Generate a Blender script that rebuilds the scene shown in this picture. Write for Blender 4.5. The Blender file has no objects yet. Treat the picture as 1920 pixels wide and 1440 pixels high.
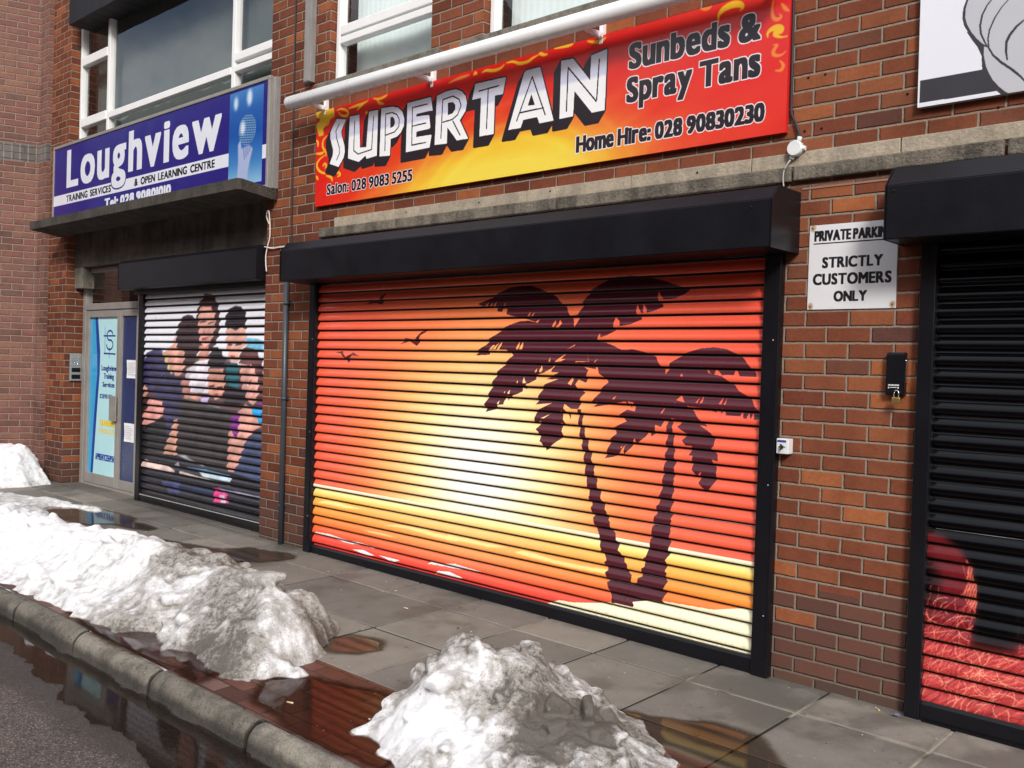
import bpy, bmesh, math, json
import numpy as np
from mathutils import Vector, Matrix
R_ = math.radians
scene = bpy.context.scene
col = scene.collection

# ------------------------------------------------------------------ camera
cam_d = bpy.data.cameras.new('camera'); cam = bpy.data.objects.new('camera', cam_d); col.objects.link(cam)
yaw, pitch, roll = .7411, -.0162, .0315
cy, sy, cp, sp, cr, sr = math.cos(yaw), math.sin(yaw), math.cos(pitch), math.sin(pitch), math.cos(roll), math.sin(roll)
fw = Vector((-sy*cp, cy*cp, sp)); rt = Vector((cy, sy, 0)); up = rt.cross(fw)
r2 = rt*cr+up*sr; u2 = up*cr-rt*sr
cam.matrix_world = Matrix(((r2.x, u2.x, -fw.x, 2.2306), (r2.y, u2.y, -fw.y, -4.5153), (r2.z, u2.z, -fw.z, 1.5594), (0, 0, 0, 1)))
cam_d.sensor_width = 36; cam_d.lens = 36*1749.7/1920; cam_d.clip_start = .05; cam_d.clip_end = 2000
scene.camera = cam

# ------------------------------------------------------------------ light
SUN = Vector((1.0, -1.0, .92)).normalized()
world = bpy.data.worlds.new("World"); scene.world = world; world.use_nodes = True
wn = world.node_tree
sky = wn.nodes.new('ShaderNodeTexSky'); sky.sky_type = 'NISHITA'; sky.sun_disc = False
sky.sun_elevation = math.asin(SUN.z); sky.sun_rotation = math.atan2(SUN.x, SUN.y)
sky.dust_density = 3.0; sky.air_density = 1.0
# broken bright cloud over the clear-sky model
tc = wn.nodes.new('ShaderNodeTexCoord'); cn = wn.nodes.new('ShaderNodeTexNoise'); cn.inputs['Scale'].default_value = 2.4; cn.inputs['Detail'].default_value = 7; cn.inputs['Roughness'].default_value = .58
mr = wn.nodes.new('ShaderNodeMapRange'); mr.interpolation_type = 'SMOOTHSTEP'; mr.inputs[1].default_value = .40; mr.inputs[2].default_value = .60
mxs = wn.nodes.new('ShaderNodeMixRGB'); mxs.inputs[2].default_value = (6.2, 6.35, 6.7, 1)
wn.links.new(tc.outputs['Generated'], cn.inputs['Vector']); wn.links.new(cn.outputs['Fac'], mr.inputs[0]); wn.links.new(mr.outputs[0], mxs.inputs[0]); wn.links.new(sky.outputs[0], mxs.inputs[1])
wn.links.new(mxs.outputs[0], wn.nodes['Background'].inputs[0]); wn.nodes['Background'].inputs[1].default_value = .148
sl = bpy.data.lights.new('sun', 'SUN'); so = bpy.data.objects.new('sun', sl); col.objects.link(so)
sl.energy = 2.2; sl.angle = R_(12); sl.color = (1, .975, .945)
so.rotation_euler = SUN.to_track_quat('Z', 'Y').to_euler()
scene.view_settings.view_transform = 'Standard'; scene.view_settings.look = 'None'
scene.view_settings.exposure = 0.42; scene.view_settings.gamma = 1
scene.cycles.max_bounces = 8

# ------------------------------------------------------------------ traced artwork (metres*1000 on the wall plane)
D={"padd":[[[-2218,1988],[-2113,2023],[-2023,2058],[-1928,2090],[-1835,2098],[-1759,2095],[-1674,2077],[-1594,2045],[-1527,2013],[-1483,1979],[-1444,1941],[-1421,1907],[-1393,1865],[-1375,1828],[-1357,1758],[-1671,1758],[-1676,1856],[-1767,1878],[-1885,1901],[-1951,1916],[-1958,1951],[-1997,1954],[-1999,1932],[-2042,1937],[-2062,1971],[-2167,1971]],[[-1223,1758],[-1478,1858],[-1676,1856],[-1767,1872],[-1842,1868],[-1918,1845],[-2000,1815],[-2048,1780],[-2102,1755],[-2137,1712],[-2199,1680],[-2235,1642],[-2110,1648],[-2104,1681],[-1864,1684],[-1758,1650],[-1219,1657]],[[-1947,1686],[-1890,1646],[-1950,1593],[-2018,1535],[-2058,1472],[-2084,1403],[-2110,1350],[-2130,1313],[-2117,1298],[-2122,1264],[-2007,1295],[-2005,1319],[-1956,1321],[-1951,1378],[-1918,1349],[-1923,1379],[-1885,1368],[-1872,1386],[-1831,1396],[-1794,1415],[-1809,1440],[-1768,1432],[-1758,1464],[-1730,1470],[-1684,1494],[-1692,1519],[-1611,1541],[-1567,1557],[-1530,1602],[-1521,1690]],[[-1547,1699],[-1553,1547],[-1490,1544],[-1603,1499],[-1507,1502],[-1601,1467],[-1626,1441],[-1650,1396],[-1662,1360],[-1677,1335],[-1551,1351],[-1615,1318],[-1673,1295],[-1680,1245],[-1672,1217],[-1618,1236],[-1668,1178],[-1641,1163],[-1632,1104],[-1612,1096],[-1581,1049],[-1515,1096],[-1436,1158],[-1456,1181],[-1458,1234],[-1404,1213],[-1446,1254],[-1467,1306],[-1423,1294],[-1384,1258],[-1398,1286],[-1443,1322],[-1447,1351],[-1381,1323],[-1326,1326],[-1316,1377],[-1311,1396],[-1285,1426],[-1337,1452],[-1356,1471],[-1345,1505],[-1278,1488],[-1274,1526],[-1268,1543],[-1263,1564],[-1343,1600],[-1275,1701]],[[-1394,1898],[-1352,1902],[-1328,1947],[-1319,1975],[-1280,2027],[-1255,2050],[-1196,2081],[-1147,2107],[-1069,2123],[-968,2125],[-897,2118],[-804,2102],[-704,2076],[-624,2050],[-571,2033],[-600,2006],[-665,1982],[-732,1980],[-783,2031],[-772,1981],[-758,1961],[-739,1938],[-797,1916],[-847,1906],[-850,1929],[-886,1961],[-870,1906],[-879,1902],[-928,1958],[-917,1903],[-892,1879],[-887,1868],[-957,1841],[-1033,1830],[-1044,1862],[-1084,1886],[-1082,1830],[-1076,1806],[-1124,1779],[-1173,1763],[-1184,1787],[-1220,1811],[-1208,1759],[-1264,1758],[-1377,1734]],[[-1676,1856],[-1381,1828],[-1362,1886],[-1214,1904],[-1175,1819],[-1198,1755],[-1215,1573],[-1874,1653],[-1762,1758]],[[-1378,1758],[-1268,1738],[-1157,1735],[-1082,1715],[-1022,1692],[-927,1693],[-924,1611],[-1190,1581],[-1319,1611],[-1403,1610]],[[-1295,1734],[-1168,1731],[-1085,1715],[-1019,1692],[-924,1693],[-845,1678],[-783,1653],[-751,1615],[-720,1584],[-708,1556],[-690,1585],[-677,1620],[-627,1652],[-563,1681],[-479,1704],[-403,1710],[-327,1702],[-260,1676],[-212,1641],[-178,1606],[-151,1574],[-141,1556],[-242,1557],[-277,1601],[-278,1562],[-349,1560],[-398,1598],[-397,1565],[-418,1564],[-454,1597],[-439,1570],[-349,1554],[-293,1522],[-239,1477],[-185,1452],[-144,1398],[-111,1370],[-113,1332],[-148,1330],[-162,1368],[-167,1329],[-188,1366],[-193,1330],[-213,1335],[-225,1376],[-233,1343],[-320,1344],[-335,1382],[-347,1351],[-376,1380],[-382,1356],[-480,1378],[-558,1383],[-521,1354],[-492,1325],[-434,1276],[-483,1279],[-426,1255],[-398,1239],[-383,1216],[-381,1173],[-395,1160],[-359,1120],[-351,1091],[-389,1099],[-363,1047],[-358,1005],[-380,960],[-413,917],[-470,960],[-452,1026],[-479,999],[-516,1032],[-512,1107],[-540,1108],[-514,1163],[-557,1162],[-587,1188],[-552,1228],[-619,1261],[-591,1294],[-657,1309],[-662,1252],[-692,1250],[-686,1288],[-713,1306],[-726,1254],[-767,1264],[-762,1220],[-795,1195],[-812,1229],[-833,1189],[-886,1146],[-903,1177],[-932,1117],[-974,1077],[-980,1126],[-1010,1074],[-1066,1053],[-1119,1041],[-1100,1083],[-1078,1158],[-1039,1194],[-1061,1225],[-970,1271],[-1019,1304],[-965,1340],[-909,1333],[-919,1385],[-959,1389],[-933,1345],[-975,1388],[-1219,1343],[-1179,1379],[-1229,1370],[-1197,1405],[-1157,1454],[-1113,1495],[-1143,1528],[-1177,1547],[-1200,1580],[-1247,1612],[-1299,1612]]],"psub":[[[-2152,1970],[-2112,1999],[-2130,1970]],[[-2111,1969],[-2075,1993],[-2089,1969]],[[-2077,1969],[-2042,2001],[-2053,1968]],[[-1986,1969],[-1957,1993],[-1968,1969]],[[-1768,1900],[-1735,1929],[-1751,1900]],[[-1737,1899],[-1701,1927],[-1720,1899]],[[-1704,1865],[-1677,1879],[-1681,1856]],[[-1558,1829],[-1538,1875],[-1529,1846],[-1539,1829]],[[-1528,1827],[-1504,1850],[-1508,1875],[-1477,1850],[-1503,1827]],[[-2099,1684],[-2069,1713],[-2051,1711],[-2074,1684]],[[-2068,1684],[-2024,1731],[-2040,1684]],[[-2028,1684],[-2003,1738],[-1996,1709],[-2007,1684]],[[-1858,1686],[-1848,1736],[-1832,1706],[-1840,1686]],[[-1829,1686],[-1819,1738],[-1800,1706],[-1805,1686]],[[-1433,1686],[-1376,1723],[-1376,1713]],[[-1527,1611],[-1448,1669],[-1479,1629],[-1441,1630],[-1478,1612]],[[-1576,1611],[-1569,1640],[-1562,1611]],[[-1394,1886],[-1354,1886],[-1361,1849],[-1378,1826]],[[-1361,1617],[-1258,1618],[-1285,1661],[-1253,1616],[-1361,1611]],[[-1690,1541],[-1677,1569],[-1673,1542]],[[-1653,1542],[-1649,1587],[-1628,1560],[-1634,1543]],[[-1611,1541],[-1561,1567],[-1536,1597],[-1542,1577],[-1572,1542]],[[-1395,1520],[-1418,1478],[-1387,1467],[-1382,1499]],[[-1628,1251],[-1561,1282],[-1599,1252]],[[-2016,1323],[-1997,1350],[-1998,1324]],[[-1924,1394],[-1911,1423],[-1903,1395]],[[-1955,1396],[-1948,1414],[-1947,1396]],[[-1844,1466],[-1838,1487],[-1831,1467]],[[-1790,1468],[-1798,1508],[-1756,1469]],[[-1218,1614],[-1194,1637],[-1207,1613]],[[-1072,1397],[-1050,1421],[-1056,1398]],[[-632,1411],[-608,1440],[-573,1401]],[[-505,1401],[-489,1430],[-491,1402]],[[-477,1399],[-466,1446],[-461,1406]],[[-360,1402],[-344,1439],[-343,1403]],[[-329,1401],[-318,1437],[-319,1401]],[[-605,1565],[-590,1547],[-607,1546]],[[-733,1333],[-715,1366],[-718,1334]],[[-1008,1114],[-992,1128],[-999,1111]],[[-991,1112],[-972,1136],[-981,1113]]],"trunk":[[[-1334,1331],[-1321,1217],[-1304,1143],[-1280,1073],[-1266,989],[-1260,931],[-1240,861],[-1217,783],[-1196,714],[-1178,642],[-1135,577],[-1133,509],[-1084,440],[-1075,361],[-1060,287],[-1017,196],[-880,222],[-869,321],[-898,391],[-937,463],[-992,531],[-1010,595],[-1059,658],[-1088,727],[-1124,794],[-1160,870],[-1187,938],[-1201,995],[-1227,1077],[-1258,1146],[-1288,1219],[-1305,1333]],[[-689,1319],[-685,1207],[-686,1137],[-690,1067],[-701,990],[-709,907],[-713,886],[-725,828],[-741,762],[-756,693],[-768,629],[-778,563],[-807,491],[-817,416],[-847,349],[-859,261],[-670,296],[-666,381],[-658,443],[-662,514],[-642,584],[-646,647],[-645,708],[-637,775],[-636,839],[-632,895],[-631,915],[-630,997],[-626,1073],[-636,1141],[-642,1210],[-661,1321]],[[-1033,289],[-663,396],[-712,265],[-1029,188]]],"birds":[[[-3429,2017],[-3364,2049],[-3275,2033],[-3234,2078],[-3187,2090],[-3242,2012],[-3319,2024]],[[-3017,1713],[-2946,1758],[-2845,1745],[-2797,1805],[-2729,1815],[-2790,1778],[-2823,1701],[-2925,1735]],[[-3795,1644],[-3712,1655],[-3651,1608],[-3572,1647],[-3483,1619],[-3571,1624],[-3604,1599],[-3626,1562],[-3675,1608],[-3723,1636]]],"waveW":[[[-4005,184],[-3966,197],[-3789,204],[-3637,193],[-3532,186],[-3429,195],[-3318,189],[-3204,187],[-3199,182],[-3267,168],[-3408,175],[-3531,163],[-3636,164],[-3787,178]],[[-3498,129],[-3366,143],[-3226,124],[-3304,110],[-3375,116]],[[-3177,132],[-3090,133],[-2939,133],[-2994,113],[-3060,110],[-3109,124]],[[-2651,155],[-2617,173],[-2480,184],[-2364,203],[-2273,198],[-2106,192],[-2362,165],[-2530,161]],[[-2579,93],[-2529,126],[-2419,138],[-2286,121],[-2310,99],[-2443,111]]],"waveY":[[[-3977,434],[-3877,459],[-3714,466],[-3586,455],[-3400,449],[-3627,430],[-3777,435]],[[-3139,363],[-3007,384],[-2786,396],[-2697,393],[-2592,381],[-2355,380],[-2354,357],[-2625,359],[-2895,375]],[[-3393,290],[-3273,297],[-3117,297],[-2956,290],[-3174,286]],[[-2462,395],[-2264,395],[-2136,385],[-1876,388],[-2057,364],[-2263,366],[-2461,355]],[[-1824,366],[-1759,387],[-1673,385],[-1491,371],[-1278,370],[-1064,380],[-1087,353],[-1330,346],[-1657,355]]],"sand":[[[-1534,89],[-1427,131],[-1321,136],[-1142,165],[-1007,201],[-924,232],[-808,259],[-672,270],[-350,284],[-94,341],[-81,4],[-1516,-346]]],"horizon":[[-4037,555],[-122,576]],"sun":[[-2168,837]],"letters":[[[[[-3834,3490],[-3718,3466],[-3774,3383],[-3767,3352],[-3729,3267],[-3721,3218],[-3734,3171],[-3796,3106],[-3914,3145],[-3876,3208],[-3873,3250],[-3913,3342],[-3915,3392],[-3882,3442]]],[],[[[-3803,3443],[-3844,3394],[-3832,3337],[-3793,3258],[-3791,3209],[-3824,3164]]]],[[[[-3670,3482],[-3551,3478],[-3532,3222],[-3456,3215],[-3436,3481],[-3325,3477],[-3327,3133],[-3448,3125],[-3463,3151],[-3542,3113],[-3679,3158]]],[],[[[-3607,3436],[-3609,3209],[-3554,3175],[-3390,3188],[-3378,3436]]]],[[[[-3288,3483],[-3162,3474],[-3096,3457],[-3046,3417],[-3022,3363],[-3024,3312],[-3057,3266],[-3099,3243],[-3169,3236],[-3173,3113],[-3295,3123]]],[[[-3181,3399],[-3150,3397],[-3131,3374],[-3126,3345],[-3142,3324],[-3178,3318]]],[[[-3233,3158],[-3236,3431],[-3161,3430],[-3107,3407],[-3078,3366],[-3081,3315],[-3127,3282],[-3225,3273]]]],[[[[-2992,3471],[-2738,3472],[-2717,3372],[-2758,3376],[-2882,3377],[-2890,3359],[-2769,3348],[-2752,3345],[-2736,3257],[-2748,3248],[-2868,3249],[-2884,3240],[-2883,3209],[-2734,3204],[-2721,3200],[-2738,3114],[-2994,3115]]],[[[-2890,3375],[-2758,3373],[-2748,3350],[-2890,3356]],[[-2885,3246],[-2744,3247],[-2734,3210],[-2883,3208]]],[[[-2772,3428],[-2935,3430],[-2931,3157],[-2781,3156]],[[-2787,3295],[-2925,3294]]]],[[[[-2677,3470],[-2578,3485],[-2486,3482],[-2422,3454],[-2387,3418],[-2372,3369],[-2383,3316],[-2437,3259],[-2349,3122],[-2460,3125],[-2559,3228],[-2561,3117],[-2687,3125]]],[[[-2562,3401],[-2511,3398],[-2487,3375],[-2486,3343],[-2512,3320],[-2559,3314]]],[[[-2623,3164],[-2615,3432],[-2513,3439],[-2450,3406],[-2429,3360],[-2461,3301],[-2514,3277],[-2608,3273]],[[-2506,3265],[-2431,3158]]]],[[[[-2296,3484],[-2012,3478],[-2035,3369],[-2108,3373],[-2109,3117],[-2242,3121],[-2237,3380],[-2321,3380]]],[],[[[-2172,3423],[-2177,3165]],[[-2260,3429],[-2074,3432]]]],[[[[-1836,3486],[-1715,3485],[-1589,3127],[-1707,3126],[-1728,3171],[-1846,3170],[-1867,3122],[-1977,3124],[-1851,3474]]],[[[-1783,3325],[-1750,3251],[-1811,3256]]],[[[-1904,3173],[-1780,3435],[-1661,3175]],[[-1879,3221],[-1677,3220]]]],[[[[-1543,3490],[-1447,3485],[-1309,3328],[-1305,3475],[-1185,3491],[-1190,3126],[-1287,3126],[-1428,3282],[-1432,3127],[-1542,3128]]],[],[[[-1487,3169],[-1484,3437],[-1256,3190]],[[-1253,3200],[-1243,3439]]]]],"stext":{"Sunbeds &":[[-1026,3335],[-180,3331],[-986,3484]],"Spray Tans":[[-1035,3141],[-175,3137],[-988,3286]],"Home Hire: 028 90830230":[[-1401,2899],[-143,2907],[-1401,2997]],"Salon: 028 9083 5255":[[-3943,2898],[-2916,2897],[-3945,2984]]},"signq":[[-4095,2820],[-20,2822],[-17,3580],[-4109,3584]],"glow":[[-1932,2819],[-3357,2864]],"swirl":[[[-432,3476],[-439,3514],[-411,3543],[-366,3555],[-321,3552],[-292,3535],[-289,3519],[-308,3511]],[[-137,3331],[-143,3357],[-112,3375],[-75,3371],[-63,3354],[-84,3354],[-105,3339],[-62,3315],[-25,3317]],[[-108,3286],[-76,3284],[-107,3256],[-101,3231],[-58,3222],[-33,3241]],[[-68,3200],[-41,3170],[-55,3144],[-92,3151]],[[-112,3521],[-121,3475],[-114,3429],[-87,3411],[-61,3422],[-77,3440]],[[-69,3496],[-47,3462],[-20,3441]],[[-560,3588],[-529,3571],[-494,3568],[-477,3584]],[[-2569,3536],[-2481,3551],[-2393,3553],[-2350,3557]],[[-2316,3544],[-2299,3562],[-2282,3544]],[[-2240,3548],[-2198,3558],[-2123,3538],[-2059,3543],[-2027,3566]],[[-2020,3570],[-1948,3568],[-1900,3541],[-1823,3537],[-1778,3557],[-1733,3565]],[[-1733,3565],[-1718,3573],[-1688,3555],[-1651,3554]],[[-1608,3578],[-1557,3579],[-1472,3572],[-1444,3582]],[[-1346,3572],[-1284,3549],[-1224,3546],[-1198,3562]],[[-3847,3553],[-3797,3564],[-3707,3537],[-3685,3497],[-3734,3493],[-3795,3514],[-3816,3542]],[[-3697,3547],[-3610,3551],[-3514,3553],[-3440,3570]],[[-3589,3511],[-3533,3544],[-3496,3556]],[[-3394,3574],[-3319,3555],[-3256,3562],[-3220,3573]],[[-3347,3560],[-3318,3526],[-3253,3509]],[[-4106,3364],[-4073,3334],[-4082,3297]],[[-3951,3379],[-4011,3350],[-4019,3295],[-3965,3244],[-3963,3207]],[[-3964,3226],[-4056,3200],[-4096,3155],[-4052,3100],[-3957,3070],[-3917,3096]],[[-4011,3132],[-3982,3160],[-3949,3131],[-3980,3116]],[[-4122,3253],[-4027,3240],[-3986,3253]],[[-4093,3073],[-4059,3032]],[[-3966,3058],[-3883,3036],[-3871,2998]],[[-3853,3045],[-3804,3070],[-3763,3041],[-3812,3028]],[[-3474,3487],[-3454,3466]]],"corner":[[[-4138,3595],[-3879,3586],[-3865,3513],[-3925,3498],[-3944,3452],[-4015,3438],[-4003,3386],[-4065,3383],[-4112,3477],[-4071,3509],[-4114,3534]]],"cornerhole":[[[-4015,3438],[-3965,3461],[-3922,3424],[-3941,3389],[-3993,3403]],[[-4104,3539],[-4061,3526],[-4070,3496],[-4113,3509]],[[-3966,3480],[-3933,3450],[-3944,3449]],[[-3930,3493],[-3898,3457],[-3911,3456]],[[-4074,3565],[-4058,3566],[-4063,3554]],[[-4021,3563],[-4005,3557],[-4019,3550]]],"people":[[[120,195,225],[[-5305,1763],[-5106,1754],[-5016,1730],[-5011,1631],[-5131,1638],[-5308,1678]]],[[222,160,140],[[-6624,1817],[-6588,1668],[-6411,1670],[-6370,1578],[-6419,1467],[-6507,1382],[-6639,1378],[-6797,1478],[-6863,1609],[-6711,1667],[-6638,1724]]],[[62,36,36],[[-6391,1991],[-6282,1980],[-6190,1924],[-6149,1798],[-6141,1654],[-6222,1508],[-6363,1432],[-6440,1504],[-6409,1615],[-6578,1668],[-6604,1798],[-6535,1919],[-6464,1973]]],[[70,38,40],[[-6046,2190],[-5926,2178],[-5820,2096],[-5771,1937],[-5780,1797],[-5850,1692],[-5950,1638],[-6141,1654],[-6196,1852],[-6202,1988],[-6164,2095]]],[[205,135,120],[[-6126,1690],[-5952,1691],[-5963,1558],[-6152,1518]]],[[226,166,150],[[-6127,2067],[-5937,2063],[-5865,1991],[-5846,1868],[-5920,1727],[-6020,1673],[-6126,1708],[-6166,1870],[-6167,1987]]],[[70,40,40],[[-6155,1924],[-6033,1927],[-6032,1914],[-6145,1906]]],[[80,45,45],[[-5980,1904],[-5879,1921],[-5878,1910],[-5979,1891]]],[[150,60,70],[[-6094,1762],[-5973,1771],[-6006,1740],[-6076,1739]]],[[190,120,110],[[-6056,1869],[-6009,1797],[-6070,1798]]],[[225,215,225],[[-6364,1459],[-6153,1536],[-5963,1558],[-5929,1230],[-6280,1225],[-6397,1394]]],[[228,170,152],[[-5651,1858],[-5325,1856],[-5305,1763],[-5317,1695],[-5408,1643],[-5435,1541],[-5546,1530],[-5615,1624],[-5653,1719]]],[[38,24,30],[[-5635,2022],[-5571,2038],[-5508,2058],[-5397,2047],[-5323,1982],[-5317,1847],[-5356,1847],[-5420,1873],[-5481,1831],[-5611,1857],[-5650,1840],[-5680,1936]]],[[50,28,30],[[-5636,1710],[-5555,1704],[-5554,1689],[-5627,1693]]],[[50,28,30],[[-5499,1707],[-5396,1716],[-5395,1701],[-5490,1690]]],[[190,90,90],[[-5565,1599],[-5469,1600],[-5500,1574],[-5548,1573]]],[[22,100,112],[[-5643,1520],[-5434,1532],[-5407,1294],[-5615,1286]]],[[95,52,50],[[-5393,1644],[-5301,1678],[-5162,1663],[-5037,1556],[-5009,1433],[-5004,1186],[-5078,1182],[-5073,1382],[-5200,1512],[-5419,1532]]],[[230,165,150],[[-5402,1516],[-5201,1528],[-5089,1389],[-5083,1265],[-5152,1153],[-5261,1190],[-5343,1280],[-5389,1422]]],[[60,30,30],[[-5401,1503],[-5339,1500],[-5346,1487],[-5401,1490]]],[[60,30,30],[[-5277,1510],[-5216,1524],[-5230,1502]]],[[245,235,235],[[-5292,1341],[-5194,1390],[-5215,1348],[-5268,1325]]],[[120,50,60],[[-5284,1341],[-5261,1346],[-5194,1390],[-5186,1378],[-5245,1334]]],[[40,24,28],[[-5917,1673],[-5782,1674],[-5661,1563],[-5625,1329],[-5296,1273],[-5277,1189],[-5399,1141],[-5657,1146],[-5689,1458],[-5941,1478],[-5960,1513]]],[[214,150,130],[[-5941,1469],[-5681,1475],[-5653,1328],[-5693,1214],[-5824,1173],[-5946,1238],[-5970,1362]]],[[60,32,34],[[-5933,1305],[-5832,1318],[-5831,1300],[-5924,1292]]],[[60,32,34],[[-5780,1298],[-5681,1310],[-5680,1293],[-5779,1280]]],[[160,70,75],[[-5844,1229],[-5744,1238],[-5776,1214]]],[[190,130,118],[[-6487,1355],[-6322,1342],[-6277,1179],[-6423,1182]]],[[205,140,120],[[-6280,1225],[-6101,1214],[-6098,1142],[-6422,1164]]],[[190,170,215],[[-6100,1187],[-5944,1194],[-5941,1123],[-6062,1135]]],[[58,52,88],[[-7310,1486],[-7203,1605],[-7043,1655],[-6883,1628],[-6798,1497],[-6505,1336],[-6444,1227],[-6468,986],[-6809,966],[-6836,1098],[-7079,1192],[-7322,1310]]],[[225,205,120],[[-6863,1609],[-6804,1600],[-6659,1396],[-6716,1404]]],[[215,160,140],[[-7319,1271],[-7163,1237],[-7198,1129],[-7321,1114]]],[[220,150,140],[[-7321,1086],[-7162,1124],[-6849,1109],[-6813,1002],[-6881,939],[-7064,878],[-7306,812]]],[[60,30,35],[[-7323,1117],[-7163,1144],[-7177,1012],[-7305,985]]],[[110,60,60],[[-7011,1061],[-6868,1078],[-6867,1058],[-7000,1044]]],[[34,30,32],[[-7285,813],[-7064,878],[-6881,939],[-6770,955],[-6709,744],[-6802,599],[-7303,557]]],[[205,150,125],[[-6581,956],[-6504,961],[-6514,603],[-6559,522],[-6820,558],[-6655,845]]],[[58,52,90],[[-6804,1032],[-6491,1087],[-6504,961],[-6600,936],[-6690,764],[-6750,760]]],[[58,50,48],[[-6494,1145],[-6360,1151],[-5742,1097],[-5537,1090],[-5558,828],[-5568,522],[-6543,601],[-6508,1048]]],[[120,115,115],[[-6360,1155],[-5742,1099],[-5708,1106],[-6324,1176]]],[[226,160,145],[[-5405,1088],[-5278,1165],[-5181,1126],[-5017,980],[-5155,919],[-5278,823],[-5304,706],[-5412,573],[-5476,522],[-5576,521],[-5561,891]]],[[120,30,130],[[-5518,1046],[-5388,1080],[-5408,831],[-5545,910]]],[[20,150,215],[[-5238,1150],[-5017,1126],[-5010,985],[-5098,1035]]],[[120,30,120],[[-5075,1201],[-5020,1195],[-5017,1135],[-5072,1141]]],[[66,76,112],[[-5009,963],[-4983,441],[-5405,431],[-5475,513],[-5396,592],[-5277,814],[-5092,923]]],[[40,36,44],[[-7390,544],[-6801,579],[-6523,588],[-5568,517],[-5459,515],[-5008,482],[-4990,97],[-7442,-135]]],[[235,205,195],[[-7341,446],[-7150,494],[-7001,472],[-6857,485],[-6554,435],[-6543,412],[-7339,400]]],[[230,205,195],[[-6457,440],[-5528,400],[-5527,387],[-6456,414]]],[[205,225,240],[[-6195,487],[-5958,502],[-5507,483],[-5504,425],[-5990,425]]],[[90,140,180],[[-6326,496],[-6030,500],[-5507,492],[-5507,481],[-6175,472]]],[[150,145,160],[[-6576,472],[-6501,527],[-6440,485],[-6536,466]]],[[140,140,150],[[-6524,593],[-6370,601],[-5978,528],[-6031,523]]],[[62,66,110],[[-6827,300],[-6452,330],[-6445,206],[-6661,200]]],[[36,44,72],[[-6452,330],[-5825,332],[-5822,268],[-6446,225]]],[[235,60,140],[[-5791,344],[-5670,358],[-5668,313],[-5566,311],[-5544,223],[-5801,206]]],[[240,200,220],[[-5693,287],[-5599,293],[-5586,218],[-5680,216]]],[[175,170,200],[[-5670,349],[-5002,353],[-5001,323],[-5668,311]]],[[14,14,18],[[-7366,95],[-5801,197],[-4998,276],[-4985,11],[-7439,-187]]]],"wart_gray":[[[852,3310],[833,3263],[828,3220],[835,3182],[855,3141],[884,3102],[912,3071],[920,3047],[918,3019],[928,2970],[952,2914],[987,2869],[1031,2829],[1096,2810],[1080,3254]]],"wart_dark":[[[647,2963],[920,2961],[940,2949],[976,2878],[1031,2830],[1005,2831],[981,2855],[649,2858]],[[916,2961],[911,3024],[892,3068],[867,3106],[843,3147],[862,3132],[898,3084],[917,3069],[921,3018],[932,2962],[955,2910],[938,2913]]],"wart_line":[[26,[[856,3309],[841,3287],[831,3253],[829,3213],[838,3178],[859,3137],[884,3102],[912,3072],[936,3060]]],[18,[[949,3272],[926,3245],[907,3206],[900,3160],[905,3123],[922,3083],[940,3050]]],[14,[[1019,3255],[987,3223],[959,3180],[940,3133],[935,3095],[940,3050],[958,3018],[989,2983]]],[22,[[940,3054],[958,3018],[993,2979],[1040,2937],[1073,2902],[1094,2874]]],[26,[[1084,3149],[1049,3123],[1024,3093],[1011,3064],[1010,3029],[1017,2986]]],[16,[[919,3065],[917,3026],[928,2970],[952,2914],[987,2869],[1031,2829]]]],"hair":[[[757,865],[822,859],[894,810],[945,744],[977,632],[974,513],[957,421],[952,361],[1006,374],[1171,382],[1208,64],[751,40]],[[761,752],[814,677],[810,601],[762,516]]]}

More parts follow.
